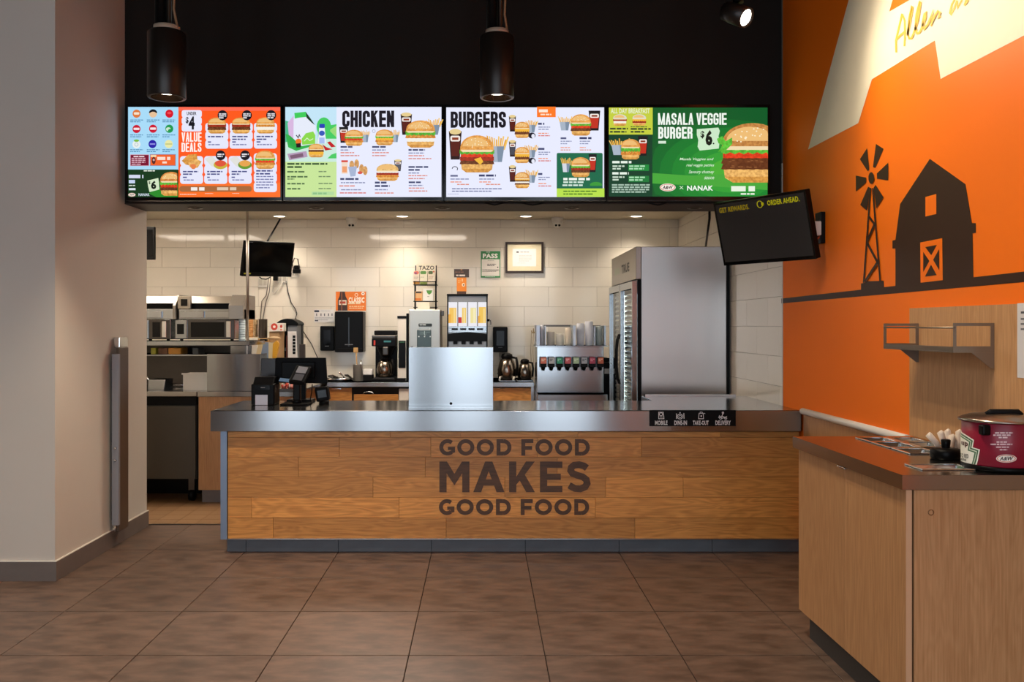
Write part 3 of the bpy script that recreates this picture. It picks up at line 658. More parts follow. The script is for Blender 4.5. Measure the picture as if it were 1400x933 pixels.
def tv4(p):
    p.at(820, 135, 5.6)
    p.rect(66, 66, 1285, 750, '#0F5A28').rect(66, 66, 405, 275, '#C6D040').rect(66, 275, 403, 750, '#12402A')
    for k, c in enumerate(('#126A2B', '#16782E', '#1C8430', '#279034', '#35A036', '#4AAE36')):
        q = 1-k*0.15; pts = []
        for a in range(28):
            t = 2*PI*a/28; pts.append((min(1284, max(403, 1000+640*q*math.cos(t))), min(749, max(68, 560+500*q*math.sin(t)*0.8))))
        p.poly(pts, c)
    p.poly([(403, 570), (700, 590), (1284, 560), (1284, 700), (800, 668), (403, 650)], '#48A83C')
    p.text('ALL DAY BREAKFAST', 84, 74, 382, 114, '#E4ECC8', 0.03)
    p.burger(98, 120, 210, 208, ('bacon', 'mayo'), False, '#D9DCC8').burger(246, 120, 358, 206, ('cheese', 'bacon'), False, '#D9DCC8')
    p.lines(78, 224, 215, 2, 13, 24, '#33402A').lines(236, 212, 385, 1, 8, 10, '#5A6A2A').lines(236, 226, 390, 2, 13, 22, '#33402A')
    p.fries(78, 300, 212, 432).cup(292, 288, 368, 438, red=True).burger(158, 310, 312, 466, ('lettuce', 'chicken'))
    p.lines(95, 478, 266, 1, 18, 20, '#E6F2E6').lines(97, 512, 188, 2, 12, 20, '#C9DDCB').rect(218, 505, 376, 554, '#1E8A3C').lines(224, 512, 345, 2, 12, 20, '#A9DDB4')
    p.lines(95, 564, 258, 1, 18, 20, '#E6F2E6').lines(97, 596, 188, 2, 12, 20, '#C9DDCB').rect(218, 592, 376, 640, '#1E7A3A').lines(224, 598, 345, 2, 12, 20, '#A9DDB4')
    p.lines(92, 656, 382, 4, 11, 18, '#A9C4B2')
    p.block('MASALA VEGGIE', 445, 112, 968, 202, '#F0F8EE', 14, 5).block('BURGER', 446, 219, 707, 308, '#F0F8EE', 15, 6)
    p.lines(446, 326, 540, 1, 20, 22, '#D4E8D4')
    p.poly([(740, 236), (905, 224), (916, 250), (906, 290), (914, 330), (908, 384), (762, 400), (746, 370), (752, 320), (740, 280)], '#CDEAC8')
    p.text('6', 806, 242, 860, 362, '#141A14', 0.06).text('$', 768, 250, 798, 308, '#141A14', 0.035).ell(868, 346, 6, 6, '#141A14')
    p.burger(915, 190, 1420, 645, ('lettuce', 'tomato', 'patty', 'patty'), True, '#C98A48', clip=1283)
    p.poly([(893, 310), (935, 290), (960, 330), (1010, 300), (1010, 350), (960, 400), (900, 410), (940, 360), (905, 345)], '#5DC23C')
    p.text('Masala Veggies and', 608, 455, 868, 480, '#D9F0D4', 0.01, 0.3).text('real veggie patties', 660, 500, 872, 528, '#D9F0D4', 0.01, 0.3)
    p.text('Savoury chutney', 678, 550, 872, 582, '#D9F0D4', 0.01, 0.3).text('sauce', 796, 600, 872, 620, '#D9F0D4', 0.01, 0.3)
    p.oval_logo(517, 682, 61, 30).text('x', 606, 672, 638, 696, '#CFE8C8', 0.0).text('NANAK', 665, 668, 864, 706, '#F4FAF0', 0.03)
    p.lines(1002, 672, 1256, 1, 40, 42, '#EAF4E2').lines(1075, 726, 1220, 1, 12, 14, '#EAF4E2')
board('menu_board', 'leftmost lit menu board, blue and orange with value deals lettering', 173, 385.5, tv1, 175.3, 383.6)
board('menu_board', 'lit menu board headed CHICKEN with a green kids panel', 387.5, 606.5, tv2, 390.2, 603.6)
board('menu_board', 'lit menu board headed BURGERS with a green card at lower right', 607.5, 828.5, tv3, 610.2, 825.8, 147, 269.8)
board('menu_board', 'rightmost lit menu board, green with a large veggie burger', 829.5, 1052, tv4, 832.2, 1049.2, 147.3, 269.5)
# cables below the boards
for i, (px, ww) in enumerate(((676, 14), (728, 18), (898, 14))):
    x = X(px, 6.08); w = X(px+ww, 6.08)-x
    tag(MB().use(M_BPLR).tube([(x-w, 6.06, 2.322), (x-w*0.6, 6.05, 2.312), (x, 6.05, 2.303), (x+w*0.6, 6.05, 2.312), (x+w, 6.06, 2.322)], 0.005).build('cable'),
        ['short black cable sagging under the left half of the burgers board', 'wider black cable sagging under the right half of the burgers board', 'black cable loop under the green veggie burger board'][i], 'cable')

# ------------------------------------------------------------ order counter
ct = T('order_counter', 'long order counter clad in horizontal oak planks with a thick steel top', 'counter', (0, 5.685, 0))
CL = -1.745
top = MB().use(M_STEELT)
top.prism([(CL, 0.0305), (2.056, 0.0305), (2.056, 1.2), (1.24, 1.2), (1.24, 0.785), (CL, 0.785)], 2, 0.885, 0.93)
topo = top.build('countertop', None, ct, bevel=0.003)
MB().use(M_STEELX).box(CL, 2.056, 0.0, 0.03, 0.798, 0.930, bev=0.002).build('front_fascia', None, ct)
MB().use(M_STEELX).box(CL, CL+0.03, 0.031, 0.785, 0.798, 0.884).build('side_fascia', None, ct)
B('carcass', M_LAM2, ct, -1.66, 2.056, 0.062, 0.70, 0.1, 0.884)
B('base_frame', M_BLACK, ct, -1.64, 2.056, 0.301, 0.68, 0.0, 0.0995)
B('edge_trim', mat('edge_steel_blue', '#8C9BB0', 0.4, 0.8), ct, -1.690, -1.649, 0.035, 0.07, 0.094, 0.797)
B('bottom_trim', M_CHROME, ct, -1.649, 2.056, 0.036, 0.061, 0.094, 0.1)
tag(B('counter_ledge', M_FRIDGE, None, 1.26, 1.96, 5.685+1.15, 5.685+1.19, 0.9305, 0.945), 'low steel ledge at the back right of the order counter before the fridge', 'ledge')
PR = [(590.5, 598.2), (598.2, 625.2), (625.2, 652.8), (652.8, 680.6), (680.6, 708.4), (708.4, 736.2)]
PS = [[311.5, 533.6, 630, 790, 985], [311.5, 464, 589, 735, 877], [311.5, 408, 581.5, 762], [311.5, 510, 690, 828, 934], [311.5, 344, 545.7, 814], [311.5, 373.5, 610, 868]]
for (ya, yb), sp in zip(PR, PS):
    xs = [X(p, 5.735) for p in sp]+[2.056]
    za, zb = Z(yb, 5.735), Z(ya, 5.735)
    for a, b_ in zip(xs, xs[1:]):
        d = random.uniform(0, 0.0012)
        o = MB().use(M_OAK).box(0.0008, b_-a-0.0008, -0.0, 0.012, 0.0006, zb-za-0.0006, bev=0.0008, seg=1).build('plank', None, ct)
        o.location = (a, 0.05-d, za)
# plinth tiles
xs = [X(p, 5.79) for p in (311, 337, 463, 590, 718, 846, 973)]+[WX]
for a, b_ in zip(xs, xs[1:]):
    o = MB().use(M_PLINTH).box(0.001, b_-a-0.001, 0, 0.012, 0, 0.093, bev=0.001, seg=1).build('plinth_tile', None, ct); o.location = (a, 0.092, 0.001)
B('plinth_core', M_FGROUT, ct, -1.655, 2.056, 0.1, 0.3, 0.0, 0.0935)
# stained lettering on the planks
p = Paint(lambda px, py, L: (X(px, 5.73), 0.0475-0.00002*L, Z(py, 5.73)), lambda c: wood('stain_lettering', '#5A3A20', '#402812', 'X', 0.5, 0.0))
p.at(560, 580, 4.667); K = '#4A2A18'
def gO(x0, x1, y0, y1, w): p.arc((x0+x1)/2, (y0+y1)/2, (x1-x0-w)/2, (y1-y0-w)/2, 0, 360, w, K, 32)
def gG(x0, x1, y0, y1, w):
    cx = (x0+x1)/2+2; cy = (y0+y1)/2; r = (y1-y0-w)/2
    a = [(cx+r*math.cos(math.radians(t)), cy+r*math.sin(math.radians(t))) for t in range(-48, -361+38, -12)]
    p.stroke(a, w, K); a1 = (x1-w/2, cy+r*0.70)
    p.poly([(x1-w, cy-4), (x1, cy-4), (x1, cy+r*0.72+3), (x1-w*0.55, cy+r*0.93), (x1-w, cy+r*0.70)], K)
    p.rect(cx+2, cy-4, x1-w+1, cy-4+w*0.86, K, up=False)
def gD(x0, x1, y0, y1, w):
    r = (y1-y0)/2; cx = x1-r*0.98
    p.rect(x0, y0, x0+w, y1, K); p.rect(x0+w, y0, cx, y0+w, K, up=False); p.rect(x0+w, y1-w, cx, y1, K, up=False)
    p.arc(cx, (y0+y1)/2, x1-cx-w/2, r-w/2, -90, 90, w, K, 14)
def gF(x0, x1, y0, y1, w):
    p.rect(x0, y0, x0+w, y1, K); p.rect(x0+w, y0, x1, y0+w, K, up=False); p.rect(x0+w, y0+(y1-y0)*0.42, x1-8, y0+(y1-y0)*0.42+w, K, up=False)
for (y0, y1, dx) in ((97, 202, 0), (480, 582, -4)):
    w = 25
    for g, a, b_ in ((gG, 190, 290), (gO, 304, 413), (gO, 428, 538), (gD, 555, 650), (gF, 713, 790), (gO, 803, 913), (gO, 928, 1038), (gD, 1055, 1150)): g(a+dx, b_+dx, y0, y1, w)
y0, y1 = 240, 436
p.poly([(190, y0), (238, y0), (286, y0+78), (286, y0+152), (236, y0+75), (236, y1), (190, y1)], K)
p.poly([(286, y0+78), (334, y0), (382, y0), (382, y1), (336, y1), (336, y0+75), (286, y0+152)], K, up=False)
p.poly([(482, y0), (528, y0), (606, y1), (555, y1), (505, y0+62), (456, y1), (406, y1)], K)
p.rect(470, y1-82, 541, y1-42, K)
p.rect(635, y0, 681, y1, K); p.poly([(681, y0+98), (742, y0), (799, y0), (735, y0+84), (800, y1), (745, y1), (703, y0+122), (681, y0+148)], K)
p.rect(832, y0, 878, y1, K)
for q in (y0, y0+78, y1-40): p.rect(878, q, 975 if q != y0+78 else 965, q+40, K, up=False)
S = [(1132, 282), (1112, 268), (1082, 260), (1050, 263), (1032, 278), (1028, 298), (1040, 316), (1070, 328), (1105, 338), (1128, 356), (1133, 380), (1120, 402), (1090, 415), (1055, 412), (1018, 392)]
p.stroke(S, 43, K)
p.build('lettering', ct, 'dark stained lettering reading GOOD FOOD MAKES GOOD FOOD')

# black service strip on the fascia
t = T('service_sign', 'black strip sign with white pictograms reading mobile, dine-in, take-out, delivery', 'sign', (X(947, 5.68), 5.683, Z(583, 5.68)))
w = X(1006, 5.68)-X(888, 5.68)
MB().use(M_BPL).box(-w/2, w/2, -0.004, 0.0, 0, 0.1035, bev=0.001).build('plate', None, t)
q = Paint(lambda px, py, L: (X(px, 5.68)-X(947, 5.68), -0.0045-0.0001*L, Z(py, 5.68)-Z(583, 5.68)), ink).at(870, 530, 5.833)
c = '#D6D6D8'
for s_, a, b_ in (('MOBILE', 148, 248), ('DINE-IN', 302, 403), ('TAKE-OUT', 450, 576), ('DELIVERY', 630, 752)): q.text(s_, a, 264, b_, 300, c, 0.03)
q.build('lettering', t)
def newq(): return Paint(lambda px, py, L: (X(px, 5.68)-X(947, 5.68), -0.0045-0.0001*L, Z(py, 5.68)-Z(583, 5.68)), ink).at(870, 530, 5.833)
q = newq(); q.stroke([(178, 198), (214, 198), (220, 250), (178, 250)], 5, c, True).arc(196, 214, 13, 12, 0, 360, 5, c).stroke([(186, 236), (210, 236)], 5, c)
q.build('pictogram', t); q = newq(); q.arc(348, 232, 22, 20, 0, 360, 5, c).arc(348, 232, 11, 10, 0, 360, 4, c).stroke([(320, 208), (320, 250)], 6, c).stroke([(378, 206), (380, 250)], 6, c).ell(348, 202, 5, 5, c)
q.build('pictogram', t); q = newq(); q.stroke([(500, 206), (532, 206), (536, 250), (496, 250)], 5, c, True).stroke([(506, 206), (510, 196), (524, 196), (528, 206)], 4, c).rect(512, 222, 522, 236, c).stroke([(538, 206), (548, 208)], 5, c)
q.build('pictogram', t); q = newq(); q.ell(690, 202, 9, 9, c).stroke([(690, 210), (680, 232), (700, 236), (712, 248)], 6, c).stroke([(660, 232), (682, 232)], 5, c).arc(672, 246, 9, 8, 0, 360, 4, c).arc(712, 246, 9, 8, 0, 360, 4, c).stroke([(664, 222), (656, 240), (690, 246), (722, 230)], 4, c)
q.build('pictogram', t)

# steel guard standing on the counter
t = T('steel_guard_box', 'tall blank brushed steel guard box standing at the middle of the order counter', 'guard', (X(616.5, 5.88), 5.88, 0.93))
w = X(674.5, 5.88)-X(559, 5.88); hh = Z(475, 5.88)-0.93
MB().use(M_STEELZ).box(-w/2, w/2, 0, 0.004, 0.012, hh, bev=0.0015).build('front_panel', None, t)
MB().use(M_STEELZ).box(-w/2, -w/2+0.004, 0.0041, 0.30, 0.0, hh).build('side_panel', None, t)
MB().use(M_STEELZ).box(w/2-0.004, w/2, 0.0041, 0.30, 0.0, hh).build('side_panel', None, t)
MB().use(M_STEELZ).box(-w/2, w/2, -0.001, 0.03, 0, 0.0118).build('foot_flange', None, t)
MB().use(M_BGLOSS).lathe([(0, 0), (0.009, 0), (0.009, 0.004), (0, 0.004)], M=Matrix.Translation((0, -0.0005, 0.03)) @ Matrix.Rotation(PI/2, 4, 'X')).build('cable_hole', None, t)

# point of sale things
def wc(px0, px1, py0, py1, D):    # width and height of a pixel box at depth D
    return (px1-px0)*D/F, (py1-py0)*D/F
t = T('receipt_printer', 'black boxy receipt printer with a paper slip at left end of the counter', 'printer', (X(359, 6.1), 6.1, 0.93))
w = 0.16
MB().use(M_BPL).box(-w/2, w/2, 0, 0.17, 0, 0.145, bev=0.008).build('body', None, t)
MB().use(M_BPLR).prism([(0.01, 0.145), (0.165, 0.145), (0.165, 0.19), (0.06, 0.19)], 0, -w/2+0.01, w/2-0.012).build('lid', None, t, bevel=0.004)
MB().use(M_BGLOSS).box(-0.055, 0.05, -0.004, 0.0, 0.105, 0.135).build('paper_slot', None, t)
B('brand_plate', M_GREY, t, -0.012, 0.018, -0.006, -0.0041, 0.118, 0.124)
t2 = MB().use(mat('receipt_paper', '#C9CDDC', 0.7)).box(-0.045, 0.04, -0.022, -0.018, 0.002, 0.072, bev=0.001).build('receipt', None, t)
t = T('card_terminal', 'dark card payment terminal on a swivel stand left of the scanner', 'card terminal', (X(406, 6.12), 6.12, 0.93))
MB().use(M_BPLR).box(-0.105, 0.085, -0.06, 0.12, 0, 0.012, bev=0.005).build('base_plate', None, t, label='flat dark base plate')
MB().use(M_BPL).cyl((0, 0, 0.012), 0.032, 0.022).build('collar', None, t)
MB().use(M_BPL).box(-0.024, 0.026, -0.02, 0.03, 0.03, 0.165, bev=0.008).build('post', None, t)
Mt = Matrix.Translation((0.02, 0.0, 0.185)) @ Matrix.Rotation(math.radians(38), 4, 'X') @ Matrix.Rotation(math.radians(-10), 4, 'Z')
MB().use(M_BPLR).box(-0.06, 0.05, -0.06, 0.11, -0.015, 0.02, bev=0.008, M=Mt).build('terminal_body', None, t)
MB().use(mat('lcd', '#C5C9CC', 0.3)).box(-0.038, 0.032, 0.03, 0.095, 0.0195, 0.022, M=Mt).build('screen', None, t)
MB().use(M_GREY).box(-0.035, 0.03, -0.045, 0.018, 0.0195, 0.0215, M=Mt).build('keypad', None, t)
MB().use(mat('blue_card', '#7FA6CC', 0.4)).box(-0.135, -0.055, -0.05, -0.02, -0.006, -0.001, M=Mt).build('payment_card', None, t)
tag(MB().use(M_BPL).tube([(X(427, 6.3), 6.30, 1.06), (X(426, 6.29), 6.29, 1.0), (X(424, 6.28), 6.28, 0.945), (X(420, 6.27), 6.27, 0.9345)], 0.004).build('cable'), 'thin black cable trailing behind the card terminal', 'cable')
t = T('barcode_scanner', 'small black angled scanner with cradle right of the card terminal', 'scanner', (X(443, 6.2), 6.2, 0.93))
MB().use(M_BPL).cyl((-0.0, 0.0, 0.0), 0.035, 0.018).build('base', None, t)
MB().use(M_BPLR).box(-0.045, 0.045, -0.03, 0.05, 0.02, 0.12, bev=0.01, M=Matrix.Rotation(math.radians(-9), 4, 'Y')).build('head', None, t)
MB().use(M_BGLOSS).box(-0.03, 0.035, -0.034, -0.029, 0.045, 0.1, bev=0.002, M=Matrix.Rotation(math.radians(-9), 4, 'Y')).build('window', None, t)
t = T('pos_monitor', 'wide black touch screen monitor seen from behind on the order counter', 'monitor', (X(410, 6.33), 6.33, 0.93), 0.0)
Mt = Matrix.Rotation(math.radians(-4), 4, 'Y')
w, hh = wc(376, 446, 490, 526, 6.33)
MB().use(M_BPLR).prism([(-0.5*w, 0.14), (0.5*w+0.012, 0.132), (0.5*w, 0.318), (-0.5*w+0.01, 0.318)], 1, 0, 0.03).build('screen_housing', None, t, bevel=0.004)
MB().use(M_BPL).box(-w*0.35, w*0.3, -0.02, 0.0, 0.17, 0.29, bev=0.006).build('back_cover', None, t)
MB().use(M_BPL).box(-0.04, 0.04, 0.0, 0.03, 0.02, 0.15).build('neck', None, t)
MB().use(M_BPL).box(-0.09, 0.09, -0.03, 0.12, 0.0, 0.02, bev=0.005).build('foot', None, t)
t = T('side_monitor', 'narrow dark monitor turned edge-on between the steel panel and pos screen', 'monitor', (X(367, 6.42), 6.42, 0.93))
MB().use(mat('brown_gloss', '#2A1E18', 0.25)).prism([(-0.06, 0.12), (0.05, 0.10), (0.052, 0.31), (-0.055, 0.31)], 1, 0, 0.03).build('screen_housing', None, t, bevel=0.003)
MB().use(M_BPL).box(-0.03, 0.03, 0.0, 0.025, 0.0, 0.13).build('neck', None, t)
t = T('straw_tray', 'low tray of red and white packets on the rear return counter', 'tray', (X(392, 7.2), 7.38, 0.93))
B('tray', M_DSTEEL, t, -0.11, 0.11, -0.03, 0.1, 0, 0.02)
q = MB()
for k in range(26):
    q.use(ink('#D8503C') if k % 3 else M_PAPER); a = random.uniform(-.5, .5); x = -0.09+0.007*k
    q.tube([(x, 0.03+random.uniform(-.03, .03), 0.02), (x+0.02*a, 0.03+random.uniform(-.03, .03), 0.05+random.uniform(0, 0.02))], 0.004, 5)
o = q.build('packets', None, t); o['kind'] = 'stuff'

# ------------------------------------------------------------ rear return cabinet, under-counter fridge, left equipment
t = T('return_cabinet', 'oak return cabinet with steel top at the kitchen opening', 'cabinet', (X(270, 7.35), 7.35, 0))
B('carcass', M_LAM2, t, 0.004, 0.78, 0.015, 1.28, 0.11, 0.885)
B('kick', M_BASE, t, 0.02, 0.76, 0.06, 1.25, 0, 0.11)
MB().use(M_STEELT).box(0.0, 0.83, -0.005, 1.98, 0.887, 0.93, bev=0.003).build('worktop', None, t)
t = T('steel_side_guard', 'upright brushed steel guard sheet at left end of the oak return cabinet', 'guard', (X(319, 7.38), 7.38, 0.93))
w, hh = wc(283, 355, 487, 538, 7.38)
MB().use(M_STEELZ).box(-w/2, w/2, 0, 0.004, 0, hh, bev=0.001).build('sheet', None, t)
MB().use(M_STEELZ).box(w/2-0.004, w/2, 0.0041, 0.25, 0, hh).build('side_return', None, t)
x0 = -3.9; x1 = X(269.5, 7.35)
t = T('undercounter_fridge', 'dark grey undercounter fridge with a steel worktop, left of the oak cabinet', 'refrigerator', (x1, 7.35, 0))
B('carcass', mat('dark_fridge', '#35322D', 0.45, noise=0.03), t, x0-x1, -0.012, 0.03, 0.7, 0.2, 0.815)
B('door', mat('dark_fridge_door', '#4A453C', 0.4, 0.3, noise=0.03), t, -0.78, -0.015, 0.0, 0.028, 0.205, 0.81)
B('door', mat('dark_fridge_door'), t, x0-x1+0.02, -0.79, 0.0, 0.028, 0.205, 0.81)
B('grille', M_BPL, t, x0-x1, -0.012, 0.012, 0.1, 0.816, 0.888)
MB().use(M_STEELT).box(x0-x1, -0.002, -0.005, 1.98, 0.89, 0.93, bev=0.003).build('worktop', None, t)
for x in (-0.08, -0.7, x0-x1+0.08):
    w_ = MB().use(M_BPL).lathe([(0, -0.02), (0.05, -0.02), (0.05, 0.02), (0, 0.02)], M=Matrix.Translation((x, 0.12, 0.05)) @ Matrix.Rotation(PI/2, 4, 'Y')).build('caster', None, t)
    B('caster_stem', M_DSTEEL, t, x-0.025, x+0.025, 0.1, 0.14, 0.09, 0.2)
B('under_shade', M_BPL, t, x0-x1, -0.012, 0.45, 0.69, 0.0, 0.2)  # black block stands in for the shade beneath the fridge
# back splash below the shelf
t = T('equipment_shelf', 'two-tier steel shelf over the left worktop holding the microwaves', 'shelf', (X(200, 7.7), 7.66, 0.93))
L0 = -3.9-t.location.x; L1 = X(341, 7.66)-t.location.x
MB().use(M_STEELX).box(L0, L1, 0.0, 0.55, 0.375, 0.413, bev=0.004).build('upper_shelf', None, t)
MB().use(M_STEELX).box(L0, X(312, 7.66)-t.location.x, 0.0, 0.5, 0.285, 0.298, bev=0.002).build('lower_shelf', None, t)
MB().use(M_DSTEEL).box(L0, X(312, 7.66)-t.location.x, 0.5, 0.51, 0.0, 0.37).build('back_sheet', None, t)
for x in (L0+0.1, X(313, 7.66)-t.location.x, L1-0.03): MB().use(M_STEELZ).box(x, x+0.03, 0.05, 0.08, 0.0, 0.374).build('post', None, t)
MB().use(M_STEELZ).box(X(316, 7.66)-t.location.x, L1-0.035, 0.02, 0.04, 0.2, 0.374).build('end_panel', None, t)
for i, (a, b_, c, lb) in enumerate(((205, 212, '#A8A838', 'small yellow-green packet on the lower shelf tier at far left'), (215, 228, '#6A4426', 'brown packet on the lower shelf tier between yellow ones'), (229, 246, '#C48A2C', 'wide mustard yellow packet on the lower shelf tier'), (262, 270, '#33383A', 'dark grey packet on the lower shelf tier'))):
    tag(B('packet', mat('packet_'+c, c, 0.5), None, X(a, 7.7), X(b_, 7.7), 7.72, 7.9, 1.2285, 1.2285+0.055, bev=0.003), lb, 'packet', 'packets on the lower shelf tier')

def microwave(px0, px1, label, ctl):
    D = 7.72; x0 = X(px0, D); w = X(px1, D)-x0
    t = T('microwave', label, 'microwave', (x0+w/2, D, 1.3435), group='microwaves on the steel shelf')
    MB().use(M_STEELX).box(-w/2, w/2, 0.012, 0.42, 0.015, 0.19, bev=0.006).build('body', None, t)
    d = MB().use(M_DSTEEL).box(-w/2+ctl, w/2-0.005, 0.0, 0.012, 0.02, 0.185, bev=0.002).build('door', None, t)
    MB().use(M_BGLOSS).box(-w/2+ctl+0.03, w/2-0.09, -0.003, 0.0, 0.035, 0.165).build('window', None, d)
    MB().use(M_CHROME).box(w/2-0.07, w/2-0.03, -0.02, -0.001, 0.03, 0.175, bev=0.004).build('handle', None, d)
    MB().use(M_STEELZ).box(-w/2+0.003, -w/2+ctl-0.006, 0.0, 0.012, 0.02, 0.185, bev=0.004).build('control_panel', None, t)
    MB().use(M_BGLOSS).box(-w/2+0.02, -w/2+ctl-0.03, -0.003, -0.0, 0.06, 0.15).build('keypad', None, t)
    for x in (-w/2+0.04, w/2-0.04): MB().use(M_BPL).cyl((x, 0.06, 0), 0.015, 0.015, 10).build('foot', None, t)
    return t
microwave(196, 233, 'steel microwave at the left end of the shelf, partly behind the white wall', 0.05)
microwave(239, 321, 'wide steel microwave with dark door at the right of the shelf', 0.11)
def toaster(px0, px1, label, hood):
    D = 7.72; x0 = X(px0, D); w = X(px1, D)-x0; zb = 1.5345
    t = T('conveyor_toaster', label, 'toaster', (x0+w/2, D, zb), group='conveyor toasters on the microwaves')
    MB().use(M_STEELX).box(-w/2, w/2, 0.02, 0.38, 0.0, 0.09, bev=0.004).build('base_tray', None, t)
    MB().use(M_BPL).box(-w/2+0.02, w/2-0.03, 0.08, 0.36, 0.09, 0.14).build('slot', None, t)
    MB().use(mat('toaster_steel', '#B0A89C', 0.34, 1.0)).prism([(0.04, 0.14), (0.38, 0.14), (0.38, 0.21), (0.10, 0.205)], 0, -w/2, w/2-0.03).build('hood', None, t, bevel=0.004)
    n = 2 if hood else 1
    for k in range(n):
        a = -w/2+0.01+k*(w-0.12)/n; MB().use(M_STEELX).box(a, a+(w-0.14)/n, 0.0, 0.019, 0.012, 0.07, bev=0.003).build('front_drawer', None, t)
    # angled side cheek
    s_ = w/2-0.025
    MB().use(mat('cheek_steel', '#9A948C', 0.45, 0.8)).prism([(-0.02, 0.0), (0.4, 0.0), (0.4, 0.215), (0.09, 0.215), (-0.02, 0.12)], 0, s_-(0.0 if not hood else 0.1), s_+0.025).build('side_cheek', None, t, bevel=0.003)
    if hood:
        MB().use(mat('toaster_steel', '#B0A89C', 0.34, 1.0)).box(-w/2, -w/2+0.11, 0.0, 0.04, 0.09, 0.2, bev=0.003).build('control_box', None, t)
        MB().use(M_BGLOSS).box(-w/2+0.028, -w/2+0.085, -0.004, -0.0, 0.115, 0.175).build('display', None, t)
toaster(190, 241, 'bright steel conveyor toaster stacked on the left microwave', False)
toaster(243, 333, 'bright steel conveyor toaster with dark display on the right microwave', True)
# things on the left worktop
t = T('fryer_basket_tray', 'small steel loaf tray with handle on left worktop', 'tray', (X(214, 7.5), 7.5, 0.93))
MB().use(M_STEELX).prism([(-0.075, 0.0), (0.06, 0.0), (0.075, 0.09), (-0.07, 0.09)], 1, 0, 0.2).build('tray_body', None, t, bevel=0.004)
MB().use(M_CHROME).tube([(-0.07, 0.02, 0.085), (-0.1, 0.0, 0.14), (-0.13, -0.02, 0.15)], 0.007).build('handle', None, t)
t = T('plastic_bin', 'translucent white plastic bin with a scoop on the left worktop', 'bin', (X(265, 7.5), 7.52, 0.93))
b_ = MB().use(mat('milky_plastic', '#D4CFC6', 0.4, trans=0.15))
b_.prism([(-0.085, 0), (0.11, 0), (0.12, 0.14), (-0.1, 0.14)], 1, 0, 0.006).prism([(-0.085, 0), (0.11, 0), (0.12, 0.14), (-0.1, 0.14)], 1, 0.2, 0.206)
b_.box(-0.1, -0.094, 0.006, 0.2, 0, 0.14).box(0.112, 0.118, 0.006, 0.2, 0, 0.14).box(-0.09, 0.11, 0.006, 0.2, 0, 0.005).box(-0.108, 0.128, -0.008, 0.0, 0.132, 0.145)
b_.build('shell', None, t)
MB().use(M_WPL).tube([(0.03, 0.1, 0.02), (0.12, 0.08, 0.2)], 0.006).build('scoop', None, t)
MB().use(mat('bin_food', '#B98A5A', 0.8, noise=0.2, scale=(60, 60, 60), bump=0.6)).box(-0.08, 0.1, 0.01, 0.195, 0.006, 0.05, bev=0.01).build('contents', None, t)
tag(MB().use(M_CHROME).tube([(X(228, 7.9), 7.9, 0.948), (X(262, 7.9), 7.92, 0.948)], 0.008).tube([(X(236, 7.9), 7.88, 0.945), (X(236, 7.9), 7.97, 0.95)], 0.014).build('tongs'), 'thin steel tongs lying behind the loaf tray', 'tongs')

# slim post, packaging stack and grinder behind the pos
tag(MB().use(mat('post_steel', '#B0A79C', 0.3, 0.9)).tube([(X(338, 7.62), 7.63, 1.3435), (X(338, 7.62), 7.63, KC)], 0.0125, 12).build('ceiling_post'), 'thin vertical steel post from shelf end to the kitchen ceiling', 'post')
D8 = 8.45
def px_box(name, m, px0, px1, py0, py1, D, depth, label, cat, group=None, bev=0.003, extra=None):
    t = T(name, label, cat, (X((px0+px1)/2, D), D, Z(py1, D)), group=group)
    w, h_ = wc(px0, px1, py0, py1, D)
    MB().use(m).box(-w/2, w/2, 0, depth, 0, h_, bev=bev).build('body', None, t)
    if extra: extra(t, w, h_)
    return t
def pbox(name, m, px0, px1, py0, z0, D, depth, label, cat, group=None, bev=0.003, extra=None):
    """box standing at height z0"""
    t = T(name, label, cat, (X((px0+px1)/2, D), D, z0), group=group)
    w = (px1-px0)*D/F; h_ = Z(py0, D)-z0
    MB().use(m).box(-w/2, w/2, 0, depth, 0, h_, bev=bev).build('body', None, t)
    if extra: extra(t, w, h_)
    return t
pbox('tall_carton', M_WPL, 337, 352, 462, 0.93, D8, 0.25, 'tall off-white carton carrying the paper cup stacks', 'box')
zt = Z(462, D8)
pbox('brown_carton', M_CARTON, 352.5, 367, 463.2, 0.93, D8, 0.25, 'tan cardboard carton beside the white one, carrying dark lids', 'box')
pbox('tan_carton', mat('tan_carton', '#A88660', 0.8, noise=0.04), 368.2, 382.5, 453.5, 0.93, D8+0.02, 0.2, 'taller tan carton under the red and white box', 'box')
def stack(name, px, r, py0, z0, D, m, n, label, cat, group=None):
    t = T(name, label, cat, (X(px, D), D, z0), group=group); h_ = Z(py0, D)-z0; s_ = h_/n; q = MB().use(m)
    q.lathe([(0, 0)]+[pt for k in range(n) for pt in ((r*0.93, k*s_), (r*0.95, (k+0.85)*s_), (r, (k+0.87)*s_), (r, (k+0.99)*s_))]+[(r*0.9, n*s_), (0, n*s_)], seg=20)
    q.build('nested_cups', None, t); return t
stack('cup_stack', 331.0, 0.03, 436.5, 1.3435, 7.79, mat('cup_blue', '#BBCBCF', 0.6), 9, 'stack of pale blue paper cups on the shelf end', 'cups', 'nested cup stacks')
stack('cup_stack', 341.8, 0.033, 436.5, zt+.001, D8+0.05, mat('cup_orange', '#D9A164', 0.6, noise=0.15, scale=(30, 30, 30)), 9, 'stack of orange patterned paper cups on white carton', 'cups', 'nested cup stacks')
stack('cup_stack', 349.6, 0.022, 437, zt+.001, D8+0.14, mat('cup_tan', '#C9B188', 0.6), 9, 'slim stack of tan cups between orange cups and dark lids', 'cups', 'nested cup stacks')
stack('lid_stack', 359.5, 0.045, 436.5, zt-0.005, D8+0.1, mat('lid_dark', '#3A2E22', 0.3), 22, 'tall stack of dark brown lids on tan carton', 'lids')
